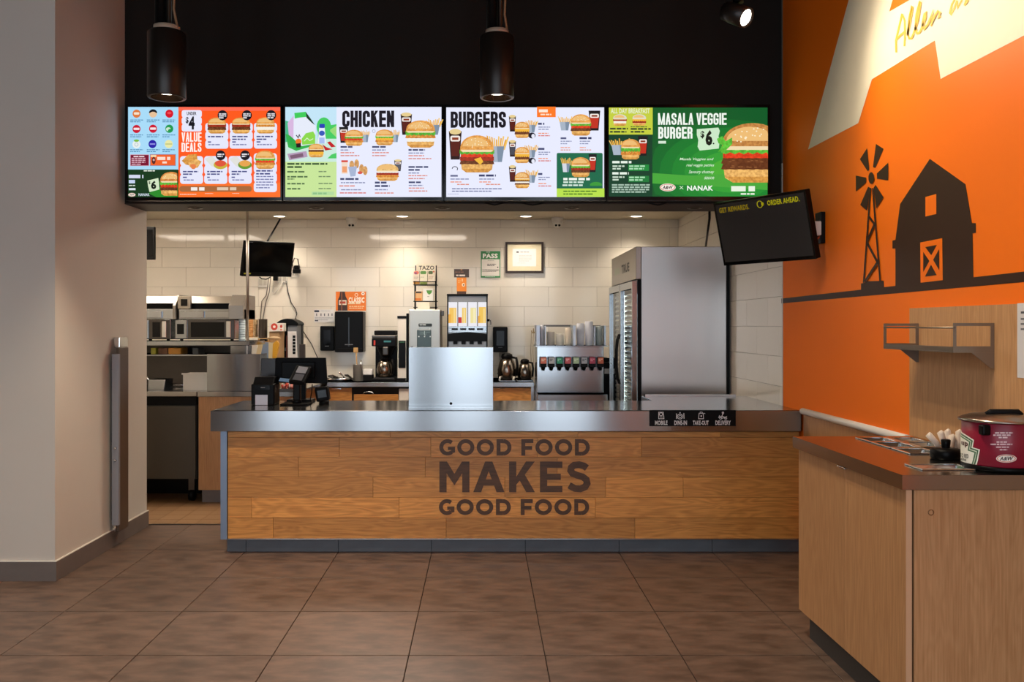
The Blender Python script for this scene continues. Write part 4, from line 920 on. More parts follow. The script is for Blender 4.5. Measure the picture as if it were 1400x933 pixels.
def rb(t, w, h_):
    q = Paint(lambda px, py, L: (X(px, D8)-t.location.x, -0.0006-0.0002*L, Z(py, D8)-t.location.z), ink)
    q.ell(375, 447, 4.6, 4.8, '#C8402C').ell(375, 447, 1.8, 1.8, '#F2E4DA').ell(384.5, 446.5, 1.7, 2.2, '#C8402C').rect(383, 450, 386, 452, '#D9806A'); q.build('print', t)
pbox('red_white_box', M_WPL, 368, 387.5, 442, Z(453.3, D8), D8, 0.12, 'small white box with red round emblem on top of the tan carton', 'box', extra=rb)
# yellow and blue bag
t = T('snack_bag', 'leaning cream, blue and yellow bag in front of the cartons', 'bag', (X(364, 8.3), 8.3, 0.93))
q = MB()
def bagpoly(pts, m, y):
    q.use(m).prism([(X(a, 8.3)-t.location.x, Z(b_, 8.3)-0.93) for a, b_ in pts], 1, y, y+0.05)
bagpoly([(349, 489), (354, 467), (360, 468), (356, 487), (364, 525.3), (352, 525.3)], mat('bag_cream', '#D8C79E', 0.6, noise=0.05), 0)
bagpoly([(356.2, 487), (360, 468), (367, 468.5), (367, 525.3), (360, 525.3)], mat('bag_blue', '#7E90A8', 0.5), 0.002)
bagpoly([(367.1, 468.5), (373, 469), (371, 525.3), (367.1, 525.3)], mat('bag_cream'), 0.001)
bagpoly([(373.1, 470), (378, 466), (381, 470), (377, 488), (376, 525.3), (371, 525.3)], mat('bag_yellow', '#D49A1E', 0.5), 0)
q.build('bag_body', None, t)
MB().use(mat('napkin', '#CDAE86', 0.7)).lathe([(0, -0.012), (0.05, -0.008), (0.06, 0.004), (0.03, 0.016), (0, 0.02)], c=(0.06, 0.06, Z(463, 8.3)-0.93), seg=18, sx=1.1).build('napkin_roll', None, t)
MB().use(M_BPLR).box(-0.06, 0.0, 0.0, 0.05, Z(467, 8.3)-0.93, Z(464, 8.3)-0.93, bev=0.002).build('clip', None, t)
# grinder tower
t = T('coffee_grinder', 'tall black domed coffee grinder with a white label strip', 'grinder', (X(393, 8.66), 8.66, 0.93))
w, _ = wc(378, 406, 0, 1, 8.66); hz = Z(445, 8.66)-0.93
MB().use(M_BPL).box(-w/2, -w/2+0.05, 0.02, 0.25, 0.0, hz, bev=0.004).box(-w/2, w/2, 0.2, 0.28, 0.0, hz).build('frame', None, t)
MB().use(M_GREY).box(-0.0, w/2-0.005, 0.0, 0.2, 0.0, hz, bev=0.004).build('hopper_front', None, t)
pts = [(-w/2-0.005, 0.0)]+[(-w/2-0.005+(w+0.012)*k/12, 0.02+0.045*math.sin(PI*k/12)**0.7) for k in range(13)]+[(w/2+0.007, 0.0)]
MB().use(M_BPL).prism([(a, b_+hz) for a, b_ in pts], 1, -0.02, 0.28).build('domed_lid', None, t, bevel=0.006)
MB().use(M_PAPER).prism([(0.01, 0.0), (w/2+0.01, 0.0), (w/2-0.012, hz-0.06), (0.005, hz-0.06)], 1, -0.008, -0.001).build('label_strip', None, t)
q = MB().use(M_BPLR)
for k in range(6): q.box(w*0.27, w*0.40, -0.012, -0.009, 0.27+0.035*k*0.9, 0.295+0.035*k*0.9)
q.build('label_print', None, t)
MB().use(mat('dark_red', '#5E2A22', 0.5)).box(-0.012, 0.002, -0.006, 0.0, 0.0, hz-0.1).build('red_strip', None, t)
MB().use(M_BPLR).box(-w/2+0.051, -0.002, 0.03, 0.18, 0.22, 0.3, bev=0.01).build('shelf_bracket', None, t)
MB().use(M_WPL).lathe([(0, 0), (0.014, 0.004), (0.017, 0.02), (0, 0.035)], c=(-0.03, 0.06, 0.3), seg=14).build('white_knob', None, t)
pbox('small_dark_canister', mat('canister_dark', '#2E241C', 0.5, noise=0.2, scale=(40, 40, 40)), 409, 416, 471, 0.93, 8.4, 0.06, 'small dark patterned tin right of the coffee grinder', 'tin')

# ------------------------------------------------------------ back counter
BD = 8.56
t = T('back_counter', 'low back counter with steel worktop and oak drawer fronts against the tiled wall', 'counter', (0, BD, 0))
xl = X(445, BD)-0.0; xr = X(730.5, BD)
MB().use(M_STEELX).box(-1.5, xr, 0, 0.77, 0.885, 0.93, bev=0.003).build('worktop', None, t)
MB().use(M_STEELZ).box(xr-0.03, xr, 0.03, 0.08, 0.0, 0.884).build('corner_leg', None, t)
B('carcass', mat('dark_void', '#15120F', 0.8), t, -1.5, xr-0.035, 0.06, 0.75, 0.1, 0.884)
for k, (a, b_, y0_, nm) in enumerate(((449, 480, 530.8, 'drawer'), (560, 640, 530.8, 'drawer'), (672, 727.5, 530.8, 'drawer'))):
    d = MB().use(M_OAK).box(X(a, BD), X(b_, BD), 0.035, 0.055, 0.60, Z(y0_, BD)-0.002, bev=0.002).build(nm, None, t)
    MB().use(M_CHROME).box(X(a, BD)+0.03, X(a, BD)+0.12, 0.015, 0.034, Z(y0_, BD)-0.012, Z(y0_, BD)-0.004).build('pull', None, d)
d = MB().use(M_OAK).box(X(483, BD), X(544, BD), 0.035, 0.055, 0.60, Z(540, BD), bev=0.002).build('drawer', None, t)
MB().use(M_WPL).box(X(545, BD), X(559, BD), 0.03, 0.055, 0.75, Z(532, BD), bev=0.006).build('bin_front', None, t, label='cream plastic bin front in the drawer gap')
MB().use(M_CHROME).tube([(X(503, BD)+0.05*math.cos(a), 0.03, Z(540, BD)+0.005+0.022*math.sin(a)) for a in [PI*k/8 for k in range(9)]], 0.005, 6).build('bowl_rim', None, t)
ZB = 0.93
# wall dispensers and notices
def dispenser(px0, px1, py0, py1, label, win, depth=0.12, D=9.34):
    t = T('wall_dispenser', label, 'dispenser', (X((px0+px1)/2, D-depth), D, Z(py1, D-depth)), group='black wall dispensers')
    w, h_ = wc(px0, px1, py0, py1, D-depth)
    MB().use(M_BPL).box(-w/2, w/2, -depth, 0.0, 0, h_, bev=min(0.012, w*0.08), seg=3).build('cover', None, t)
    if win: MB().use(M_BGLOSS).box(-w*0.28, w*0.28, -depth-0.004, -depth+0.001, h_*0.25, h_*0.85, bev=0.003).build('window', None, t)
    else:
        MB().use(M_BPLR).box(-w*0.42, w*0.46, -depth-0.006, -depth+0.001, 0.0, h_*0.1, bev=0.003).build('paper_outlet', None, t)
        MB().use(M_BGLOSS).box(-0.006, 0.006, -depth-0.003, -depth+0.001, h_*0.15, h_*0.85).build('centre_rib', None, t)
    MB().use(M_GREY).box(-w*0.14, w*0.14, -depth-0.007, -depth-0.001, h_*0.18, h_*0.2).build('lever', None, t)
dispenser(437.5, 456.5, 446, 480, 'small black soap dispenser left of the paper towel dispenser', True, 0.1)
dispenser(457.5, 496.5, 426, 482, 'large black paper towel dispenser below the orange poster', False, 0.2)
dispenser(674, 694, 447, 482, 'small black soap dispenser right of the juice machine', True, 0.11)
def flat(name, label, cat, px0, px1, py0, py1, D, base, draw, y=None, group=None, thick=0.003, slope=0.0):
    y = y if y is not None else D
    cx = X((px0+px1)/2, D); zb = Z(py1, D)
    t = T(name, label, cat, (cx, D, zb), group=group)
    w, h_ = wc(px0, px1, py0, py1, D)
    B('backing', base, t, -w/2, w/2, -thick, 0, 0, h_)
    q = Paint(lambda px, py, L: (X(px, D)-cx, -thick-0.0006-0.0003*L, Z(py, D)-zb), ink); draw(q); q.build('print', t)
    return t
def d_poster(q):
    q.at(320, 280, 5.833); q.rect(812, 694, 1053, 846, '#EE7A1A')
    q.poly([(846, 694), (884, 694), (890, 730), (905, 760), (905, 846), (828, 846), (828, 760), (842, 730)], '#3A1A12').rect(836, 762, 897, 800, '#E9DCC8').rect(843, 772, 890, 790, '#B8402A').rect(855, 700, 864, 846, '#8A4A2A')
    q.text('CLASSIC', 914, 738, 1040, 784, '#FFF0DC', 0.05).lines(912, 782, 1040, 1, 12, 12, '#F4D8B0').lines(918, 808, 1038, 2, 7, 14, '#FAD8A8').arc(976, 720, 12, 12, 0, 360, 4, '#FFE9CC').ell(1029, 710, 13, 13, '#FFF4E4').rect(1024, 705, 1034, 714, '#8A5A3A')
flat('poster', 'orange poster with a brown bottle reading CLASSIC above towel dispenser', 'poster', 458.5, 501.5, 398, 426.5, 9.33, M_WPL, d_poster)
def d_notice(q):
    q.at(320, 280, 5.833); q.rr(640, 842, 680, 858, 7, '#24324A').lines(690, 846, 790, 1, 4, 5, '#A8ACB4')
    for x in (655, 690, 718, 750, 778): q.rect(x, 868, x+8, 888, '#5A5E68')
    q.lines(645, 898, 790, 3, 4, 10, '#9A9EA8').rect(645, 922, 672, 930, '#3A3E4A')
flat('hygiene_notice', 'small white hand washing notice left of the towel dispenser', 'notice', 429.5, 457, 423.5, 441, 9.335, M_PAPER, d_notice)
def d_pass(q):
    q.at(540, 340, 6.6625); q.rect(782, 24, 960, 266, '#3B8A50').rect(790, 98, 952, 250, '#E6E1D8')
    q.text('PASS', 800, 46, 936, 88, '#F4F6F0', 0.045).lines(832, 30, 885, 1, 6, 7, '#CFE4D2').lines(845, 108, 935, 1, 4, 5, '#B0ACA4').lines(840, 140, 920, 2, 7, 12, '#6A6864').ell(936, 172, 6, 6, '#3A3834').lines(795, 190, 948, 3, 4, 9, '#8A8680').lines(820, 255, 920, 1, 5, 6, '#BFE0C4')
flat('pass_certificate', 'green framed notice reading PASS on the tiled wall', 'notice', 657, 684.5, 343, 380, 9.335, M_PAPER, d_pass)
t = T('certificate_frame', 'certificate in a dark brown frame on the tiled wall', 'picture frame', (X(717, 9.32), 9.335, Z(373.5, 9.32)))
w, h_ = wc(691.2, 743.2, 331, 373.5, 9.32)
fr = MB().use(mat('frame_brown', '#33231A', 0.4)); e = 0.022
fr.box(-w/2, w/2, -0.02, 0, 0, e).box(-w/2, w/2, -0.02, 0, h_-e, h_).box(-w/2, -w/2+e, -0.02, 0, e, h_-e).box(w/2-e, w/2, -0.02, 0, e, h_-e); fr.build('frame', None, t)
B('mat_board', mat('mat_board', '#E8DDBE', 0.8), t, -w/2+e, w/2-e, -0.008, -0.001, e, h_-e)
B('certificate', mat('cert_paper', '#EDEBEA', 0.7), t, -0.125, 0.125, -0.0095, -0.0085, 0.07, 0.255)
q = Paint(lambda px, py, L: (X(px, 9.32)-t.location.x, -0.0105-0.0002*L, Z(py, 9.32)-t.location.z), ink).at(640, 320, 5.18)
q.lines(342, 124, 366, 1, 9, 10, '#3A3A3E').lines(370, 126, 466, 1, 5, 6, '#9A9A9E').lines(360, 150, 452, 5, 3, 10, '#B4B4B8').lines(350, 205, 465, 1, 3, 4, '#C4C4C8'); q.build('print', t)

# kitchen monitor hung on the ceiling
def tilted(t, yaw, pit, rol):
    t.rotation_mode = 'XYZ'
    M = Matrix.Rotation(yaw, 4, 'Z') @ Matrix.Rotation(pit, 4, 'X') @ Matrix.Rotation(-rol, 4, 'Y')
    t.rotation_euler = M.to_euler()
t = T('wall_monitor', 'black order monitor hanging tilted from a rod on the kitchen back wall', 'monitor', (-2.151, 8.942, H+0.674)); tilted(t, 0.871, 0.229, 0.033)
w = 0.602; h_ = w/1.7
MB().use(M_BPL).box(-w/2, w/2, 0.004, 0.04, -h_/2, h_/2, bev=0.004).build('housing', None, t)
MB().use(M_BGLOSS).box(-w/2+0.02, w/2-0.02, 0.0, 0.0039, -h_/2+0.045, h_/2-0.02).build('screen', None, t)
MB().use(M_BPLR).box(-w/2, w/2, 0.0, 0.0038, -h_/2, -h_/2+0.043).build('lower_bezel', None, t)
MB().use(ink('#B8B020')).box(-w/2+0.02, -w/2+0.1, -0.003, -0.0005, -h_/2+0.022, -h_/2+0.034).build('sticker', None, t)
MB().use(M_GREY).box(-w/2+0.03, -w/2+0.09, 0.001, 0.003, h_/2-0.014, h_/2-0.008).build('badge', None, t)
MB().use(M_BPL).box(-0.06, 0.06, 0.041, 0.1, -0.06, 0.06).build('rear_mount', None, t)
tag(MB().use(M_BPL).tube([(X(357, 8.95), 8.98, H+0.76), (X(383, 9.3), 9.3, KC)], 0.009, 8).build('hanging_rod'), 'thin dark rod from the ceiling to the hanging kitchen monitor', 'rod')
def outlet(px, py, w, h_, label, D=9.342):
    t = T('wall_outlet', label, 'outlet', (X(px, D), D, Z(py, D)))
    MB().use(M_WPL).box(-w/2, w/2, -0.012, 0, -h_/2, h_/2, bev=0.003).build('cover_plate', None, t)
    for s_ in (-1, 1):
        MB().use(mat('socket', '#BDB6AA', 0.5)).box(s_*w*0.22-0.018, s_*w*0.22+0.018, -0.016, -0.0121, -h_*0.3, h_*0.3, bev=0.002).build('socket', None, t)
    return t
outlet(386, 381, 0.12, 0.09, 'white double outlet just below the hanging monitor')
outlet(360, 386, 0.10, 0.11, 'white outlet below the left half of the hanging monitor')
outlet(403, 373, 0.10, 0.10, 'pale outlet behind the power adapter right of the monitor')
tag(MB().use(M_BPL).box(X(374, 9.3), X(380, 9.3), 9.27, 9.325, Z(384, 9.3), Z(378, 9.3), bev=0.006).build('plug'), 'black plug in the outlet under the monitor', 'plug')
t = T('power_adapter', 'black power adapters hooked at the right side of hanging monitor', 'adapter', (X(404, 9.2), 9.24, Z(374, 9.25)))
MB().use(M_BPL).box(-0.04, 0.04, 0.0, 0.05, 0.0, 0.045, bev=0.008).build('adapter_body', None, t)
MB().use(M_BPL).box(-0.03, 0.03, 0.01, 0.05, 0.046, 0.085, bev=0.008).build('adapter_body', None, t)
MB().use(M_CABLE).tube([(-0.03, 0.02, 0.02), (-0.04, 0.0, 0.1), (-0.02, 0.0, 0.16), (0.015, 0.0, 0.15), (0.03, 0.01, 0.06)], 0.006).build('cord', None, t)
def wire(pts, r, label, m=M_CABLE, name='cable'):
    return tag(MB().use(m).tube([(X(a, d), d, Z(b_, d)) for a, b_, d in pts], r, 6).build(name), label, 'cable')
wire([(367, 380, 9.25), (366, 392, 9.3), (364, 404, 9.32), (358, 412, 9.33), (356, 436, 9.33), (356, 470, 9.3)], 0.005, 'left strand of the pair of grey cables hanging below the monitor', mat('cable_grey', '#7E766C', 0.6))
wire([(370, 380, 9.25), (368, 400, 9.31), (363, 415, 9.33), (359.5, 436, 9.33), (359, 470, 9.3)], 0.005, 'right strand of the pair of grey cables hanging below the monitor', mat('cable_grey'))
wire([(391, 384, 9.31), (394, 400, 9.33), (398, 414, 9.33), (404, 423, 9.33), (406, 429, 9.33), (404, 435, 9.33), (409, 445, 9.33), (417, 457, 9.33), (426, 471, 9.33), (434, 489, 9.3), (438, 510, 9.2)], 0.005, 'long thin cable zigzagging from outlet down to the back counter')
wire([(386, 386, 9.32), (381, 395, 9.32), (376, 401, 9.33), (373, 399, 9.33), (374, 390, 9.33)], 0.006, 'pale looped cable under the outlets', M_WPL)
wire([(355, 379, 9.0), (358, 381.5, 9.05), (364, 382, 9.1), (370, 379, 9.1)], 0.006, 'short dark cable loop under the monitor', M_BPL)
t = T('side_monitor', 'edge of a black monitor beside the white wall at upper left of kitchen', 'monitor', (X(206, 8.0)-0.05, 8.0, Z(355, 8.0)))
MB().use(M_BPL).box(-0.15, 0.083, 0.0, 0.04, 0.0, Z(310, 8)-Z(355, 8), bev=0.005).build('housing', None, t)
MB().use(M_BGLOSS).box(-0.13, 0.068, -0.002, -0.0001, 0.03, 0.27).build('screen', None, t)
MB().use(M_BPLR).box(-0.05, -0.01, 0.04, 0.06, 0.2, KC-t.location.z).build('ceiling_arm', None, t)

# ------------------------------------------------------------ brewers etc on the back counter
def canister():
    t = T('utensil_canister', 'steel utensil canister with a wooden spatula and spoons', 'canister', (X(489.5, 8.8), 8.8, ZB))
    MB().use(mat('canister_steel', '#B9B2A8', 0.35, 0.8)).lathe([(0, 0), (0.05, 0), (0.05, 0.16), (0.053, 0.163), (0.047, 0.163), (0.046, 0.01), (0, 0.01)], seg=24).build('pot', None, t)
    MB().use(M_CARTON).tube([(0.0, 0, 0.012), (-0.02, 0, 0.29)], 0.006).box(-0.045, 0.0, -0.004, 0.004, 0.28, 0.33, bev=0.003).build('spatula', None, t, label='wooden spatula')
    MB().use(M_CHROME).tube([(0.02, 0.01, 0.012), (0.03, 0.0, 0.21)], 0.005).build('spoon', None, t)
canister()
tag(MB().use(M_STEELX).lathe([(0, 0), (0.13, 0), (0.15, 0.03), (0.145, 0.03), (0.125, 0.006), (0, 0.006)], c=(X(463, 8.75), 8.75, ZB+0.001), seg=28, sy=0.7).build('utensil_tray'), 'shallow steel tray of tongs left of the utensil canister', 'tray')
for k, (a, b_, c_, d, zz, lb_) in enumerate(((449, 512, 461, 506, 0.03, 'dark steel tongs at the left of the shallow tray'), (463, 505, 470, 514, 0.07, 'bright upright tongs in the middle of the shallow tray'), (472, 504, 479, 516, 0.04, 'dark steel tongs at the right of the shallow tray'))):
    tag(MB().use(M_CHROME if k % 2 else M_DSTEEL).tube([(X(a, 8.75), 8.72, ZB+0.02+zz), (X((a+c_)/2, 8.75), 8.74, ZB+0.045+zz*0.4), (X(c_, 8.75), 8.78, ZB+0.03)], 0.009, 6).tube([(X(a, 8.75), 8.75, ZB+0.015+zz), (X(c_, 8.75), 8.8, ZB+0.035)], 0.008, 6).build('tongs'),
        lb_, 'tongs', 'steel tongs on the shallow tray')
t = T('filter_box', 'low dark box with white paper filters left of the coffee brewer', 'box', (X(501.8, 8.8), 8.8, ZB))
MB().use(M_BPLR).box(-0.045, 0.05, 0, 0.14, 0, 0.055, bev=0.004).build('drawer', None, t)
MB().use(M_PAPER).box(-0.045, 0.05, 0.01, 0.13, 0.056, 0.115, bev=0.012).build('filters', None, t)
# coffee brewer
def carafe(parent, c, s_=1.0, m=mat('carafe_steel', '#8F8478', 0.22, 1.0), k=1.0):
    c0 = c; KM = Matrix.Translation((c[0], c[1], c[2])) @ Matrix.Diagonal((1, 1, k, 1)); c = (0, 0, 0)
    MB().use(m).lathe([(0, 0), (0.062*s_, 0), (0.075*s_, 0.02*s_), (0.078*s_, 0.07*s_), (0.062*s_, 0.125*s_), (0.042*s_, 0.15*s_), (0, 0.15*s_)], c, 28, KM).build('carafe_body' if parent['category'] != 'carafe' else 'body', None, parent)
    MB().use(M_BPL).lathe([(0.044*s_, 0.148*s_), (0.05*s_, 0.155*s_), (0.045*s_, 0.175*s_), (0.02*s_, 0.185*s_), (0, 0.186*s_)], c, 24, KM).build('lid', None, parent)
    MB().use(M_BPL).tube([KM @ Vector(v_) for v_ in ((0.04*s_, -0.02, 0.155*s_), (0.078*s_, -0.05, 0.15*s_), (0.086*s_, -0.06, 0.1*s_), (0.08*s_, -0.05, 0.03*s_))], 0.011*s_, 8).build('handle', None, parent)
t = T('coffee_brewer', 'black coffee brewer with display and a steel carafe underneath', 'coffee maker', (X(525, 8.72), 8.72, ZB))
w = 0.235
MB().use(M_BPL).box(-w/2, w/2, -0.03, 0.3, 0.0, 0.028, bev=0.006).build('base', None, t)
MB().use(M_BPL).box(-w/2+0.01, w/2-0.01, 0.19, 0.3, 0.028, 0.36, bev=0.006).build('column', None, t)
MB().use(M_BPL).box(-w/2-0.002, w/2, -0.02, 0.3, 0.345, 0.425, bev=0.006).build('head', None, t)
MB().use(M_DSTEEL).box(-w/2, w/2, -0.02, 0.3, 0.426, 0.455, bev=0.006).build('top_band', None, t)
MB().use(M_BPLR).box(-w/2+0.02, w/2-0.01, 0.0, 0.3, 0.456, 0.50, bev=0.008).build('lid', None, t)
MB().use(M_BPL).lathe([(0, 0.0), (0.05, 0.0), (0.085, 0.08), (0.095, 0.1), (0, 0.1)], c=(0.01, 0.06, 0.245), seg=28).build('brew_basket', None, t)
MB().use(M_DSTEEL).box(-0.01, 0.045, -0.04, -0.02, 0.26, 0.34, bev=0.008).build('basket_handle', None, t)
MB().use(emit('#5FA5A0', 0.5)).box(0.0, 0.07, -0.0225, -0.0201, 0.385, 0.402).build('display', None, t)
MB().use(ink('#C83A2A')).box(-0.1, -0.082, -0.023, -0.0201, 0.355, 0.405, bev=0.002).build('switch', None, t)
MB().use(M_DSTEEL).box(-w/2+0.02, w/2-0.02, -0.02, 0.17, 0.0281, 0.036).build('drip_plate', None, t)
carafe(t, (0.0, 0.075, 0.037), 1.05, k=1.1)
# tall tower
t = T('hot_water_tower', 'narrow white and black hot water tower beside the tea brewer', 'dispenser', (X(550.5, 8.76), 8.76, ZB))
w = 0.1
MB().use(M_WPL).box(-w/2, w/2-0.015, 0, 0.28, 0.0, 0.62, bev=0.004).build('cabinet', None, t)
MB().use(M_BPL).box(w/2-0.0145, w/2+0.004, -0.004, 0.28, 0.0, 0.67, bev=0.003).box(-w/2-0.002, w/2-0.0145, -0.01, 0.26, 0.62, 0.645).build('side_frame', None, t)
MB().use(M_BPL).box(-w/2+0.01, w/2-0.02, -0.012, -0.0005, 0.13, 0.4, bev=0.004).build('front_panel', None, t)
MB().use(M_BPLR).box(-w/2, w/2-0.02, -0.06, -0.0006, 0.0, 0.03).build('drip_tray', None, t)
MB().use(emit('#5FA070', 0.3)).box(-0.03, 0.02, -0.014, -0.0122, 0.38, 0.39).build('display', None, t)
# tea brewer
t = T('tea_brewer', 'large boxy steel tea brewer with a dark control panel', 'tea brewer', (X(580.5, 8.66), 8.66, ZB))
w = (602-559)*8.66/F; h_ = Z(423.5, 8.66)-ZB
MB().use(brushed('steel_light', '#B9B9B2', 0.42, 'X')).box(-w/2, w/2, 0, 0.5, 0.0, h_, bev=0.006).build('body', None, t)
MB().use(mat('panel_teal', '#35484C', 0.3)).box(-0.075, 0.065, -0.006, 0.0005, 0.33, 0.51, bev=0.006).build('control_panel', None, t)
q = Paint(lambda px, py, L: (X(px, 8.66)-t.location.x, -0.007-0.0003*L, Z(py, 8.66)-t.location.z), ink).at(540, 430, 6.665)
q.rr(215, 84, 338, 112, 6, '#1E2C30').lines(225, 92, 330, 1, 8, 10, '#C8D4D4').lines(218, 125, 255, 1, 6, 7, '#9AB0B0').lines(225, 150, 320, 3, 3, 14, '#7A9494')
for x in (218, 270, 322): q.ell(x, 203, 6, 6, '#D8E0E0')
q.ell(320, 128, 5, 6, '#D8E0E0').stroke([(270, 150), (268, 180), (275, 192)], 4, '#B0C4C4'); q.build('panel_print', t)
MB().use(M_DSTEEL).box(w/2, w/2+0.03, 0.1, 0.14, h_-0.06, h_-0.01, bev=0.003).build('side_latch', None, t)
# tea rack
ZR = ZB+h_; D = 8.78
t = T('tea_display_rack', 'black wire tea rack with a TAZO header card on top of the tea brewer', 'rack', (X(581, D), D, ZR))
def rx(px): return X(px, D)-t.location.x
def rz(py): return Z(py, D)-ZR
q = MB().use(M_BPL)
for px in (567, 595.5):
    q.tube([(rx(px), 0.0, 0.0), (rx(px), 0.0, rz(384.5))], 0.005, 6).tube([(rx(px), 0.13, 0.0), (rx(px), 0.13, rz(362))], 0.005, 6)
q.build('upright', None, t)
for k, py in enumerate((390, 412.5, 421)):
    q = MB().use(M_BPLR).box(rx(565), rx(597.5), 0.0, 0.14, rz(py), rz(py)+0.006)
    if k == 0: q.tube([(rx(565), -0.004, rz(385.5)), (rx(597), -0.004, rz(385.5))], 0.005, 6)
    q.build('shelf', None, t)
B('header_card', mat('card_cream', '#E6DFCB', 0.7), t, rx(568), rx(597), 0.142, 0.147, rz(389), rz(359.5))
q = Paint(lambda px, py, L: (X(px, D)-t.location.x, 0.141-0.0004*L, Z(py, D)-ZR), ink).text('TAZO', 571.2, 362.2, 592.6, 367.8, '#1E1D18', 0.02).build('header_lettering', t)
def teabox(px0, px1, py0, py1, c, draw, label, dy=0.0):
    b = T('tea_box', label, 'tea box', (X((px0+px1)/2, D), D+0.03+dy, Z(py1, D)+0.0062), group='tea boxes on the wire rack')
    w, hh = wc(px0, px1, py0, py1, D); B('carton', mat('teabox_'+c, c, 0.6), b, -w/2, w/2, 0, 0.06, 0, hh-0.007)
    q = Paint(lambda px, py, L: (X(px, D)-b.location.x, -0.0006-0.0003*L, Z(py, D)-b.location.z), ink); draw(q); q.build('print', b)
teabox(564.8, 573.2, 370, 390, '#E2D6C4', lambda q: q.ell(569, 372.8, 3.6, 2.4, '#D8705C').ell(568, 373.5, 1.8, 1.4, '#8C4A7A').lines(565.5, 378.5, 572.5, 2, 0.7, 1.5, '#A89C90').rect(565, 384.5, 573, 388.6, '#D89A3A'), 'cream tea box with red fruit and orange band, left on top rack shelf')
teabox(574, 583.8, 370, 390, '#E4DFC8', lambda q: q.rr(574.6, 370.6, 582.4, 374.8, 1.4, '#4F8A34').lines(575, 378.5, 581, 1, 0.8, 2, '#A8A48E').rect(574.2, 385, 583.6, 389, '#8FA64A'), 'cream tea box with green leaf patch, middle of top rack shelf')
teabox(584.8, 594.6, 370, 390, '#DDD4BE', lambda q: q.rr(585.4, 370.6, 591.5, 374.8, 1.4, '#48602E').ell(592.6, 371.4, 1.2, 1.2, '#C86A4A').lines(586, 377.8, 593, 3, 0.7, 1.6, '#B8A08E'), 'cream tea box with dark green patch, right on top rack shelf')
teabox(567, 577, 398.2, 412.5, '#E0B078', lambda q: q.rect(568.4, 398.6, 576, 401, '#33302A').rect(567.2, 407.8, 575.6, 411, '#DE7A26'), 'orange tea box with black top, on the middle rack shelf', 0.0)
teabox(578.5, 592, 394.5, 412.5, '#E6E5E0', lambda q: q.poly([(582.6, 397), (590.8, 397), (589.4, 401), (586.5, 403), (584, 401)], '#4C8F35').lines(584, 405, 590, 1, 1, 2, '#A0A09A'), 'larger white tea box with green cup emblem, on the middle rack shelf', 0.0)
tag(B('tea_sachet_box', mat('card_cream'), None, X(571.5, D), X(588, D), D-0.06, D-0.01, ZR+0.001, Z(413.8, D), bev=0.002), 'small cream sachet box standing in front of the rack foot', 'box')
# juice dispenser
D = 8.62
t = T('juice_dispenser', 'juice dispenser with four lit picture panels and black nozzle bay', 'juice dispenser', (X(639, D), D, ZB))
w = (667-611.5)*D/F; jz = lambda py: Z(py, D)-ZB; jx = lambda px: X(px, D)-t.location.x
ht = jz(402)
MB().use(brushed('steel_juice', '#8E8A86', 0.35, 'X')).box(-w/2, w/2, 0.05, 0.5, 0.0, ht-0.02, bev=0.006).build('cabinet', None, t)
MB().use(M_BPL).box(-w/2-0.003, w/2+0.003, 0.0, 0.5, ht-0.019, ht, bev=0.004).build('top_trim', None, t)
MB().use(M_BPL).box(-w/2, -w/2+0.012, 0.0, 0.05, 0.0, ht-0.02).box(w/2-0.012, w/2, 0.0, 0.05, 0.0, ht-0.02).build('side_rail', None, t)
MB().use(mat('band_steel', '#8A8C90', 0.5, 0.6)).box(jx(614.5), jx(663.5), 0.02, 0.05, jz(413), jz(405)).build('upper_band', None, t)
for k in range(4):
    a = 612.6+13.5*k+0.5; b_ = a+11.8
    q = MB().use(emit('#F2F0F6', 0.95)).box(jx(a), jx(b_), 0.008, 0.05, jz(446.3), jz(413.2)).build('picture_panel', None, t)
    pp = Paint(lambda px, py, L: (jx(px), 0.0075-0.0004*L, jz(py)), lambda c: emit(c, 0.95))
    pp.rect(a+(1.0 if k in (0, 3) else 5 if k == 1 else 3), 421-(1 if k == 3 else 0), b_-1, 442, ('#F8C860', '#F6D070', '#F4E6A0', '#F6C85C')[k])
    pp.rect(a+7, 422, b_-2.5, 442, ('#FBDC90', '#FAE0A0', '#FAF0C4', '#FBDC90')[k])
    if k == 0: pp.rect(a, 430, a+3.4, 442, '#F0B048')
    if k == 1: pp.rect(a, 434, a+4.6, 442, '#CC3A34')
    if k == 3: pp.rect(a, 432, a+3, 442, '#F0B048')
    pp.build('panel_print', q)
MB().use(M_STEELX).box(-w/2+0.012, w/2-0.012, 0.0, 0.05, jz(455), jz(446.5)).build('button_band', None, t)
for k in range(4): MB().use(M_BPL).box(jx(617.5+11.5*k), jx(626+11.5*k), -0.003, 0.0, jz(451.5), jz(449)).build('button', None, t)
pts = [(-w/2+0.012, jz(467))]+[(-w/2+0.012+(w-0.024)*k/10, jz(457)+0.02*math.sin(PI*k/10)) for k in range(11)]+[(w/2-0.012, jz(467))]
MB().use(M_BPL).prism(pts, 1, -0.02, 0.049).build('nozzle_bay', None, t)
for k in range(4):
    x = jx(622.5+11.2*k); MB().use(M_BPL).box(x-0.02, x+0.02, -0.015, 0.03, jz(471), jz(467), bev=0.003).build('nozzle', None, t)
MB().use(M_BPL).box(-w/2, w/2, -0.09, 0.05, 0.0, 0.05, bev=0.004).build('drip_tray', None, t)
MB().use(M_BPL).lathe([(0, 0), (0.012, 0), (0.012, 0.02), (0, 0.02)], M=Matrix.Translation((w/2, 0.1, jz(438))) @ Matrix.Rotation(PI/2, 4, 'Y')).build('lock', None, t)
D = 8.75
t = T('counter_card', 'dark and orange promotional card standing on top of the juice dispenser', 'sign', (X(631, D), D, ZB+ht))
rz = lambda py: Z(py, D)-t.location.z
w, _ = wc(620.8, 641.2, 0, 1, D)
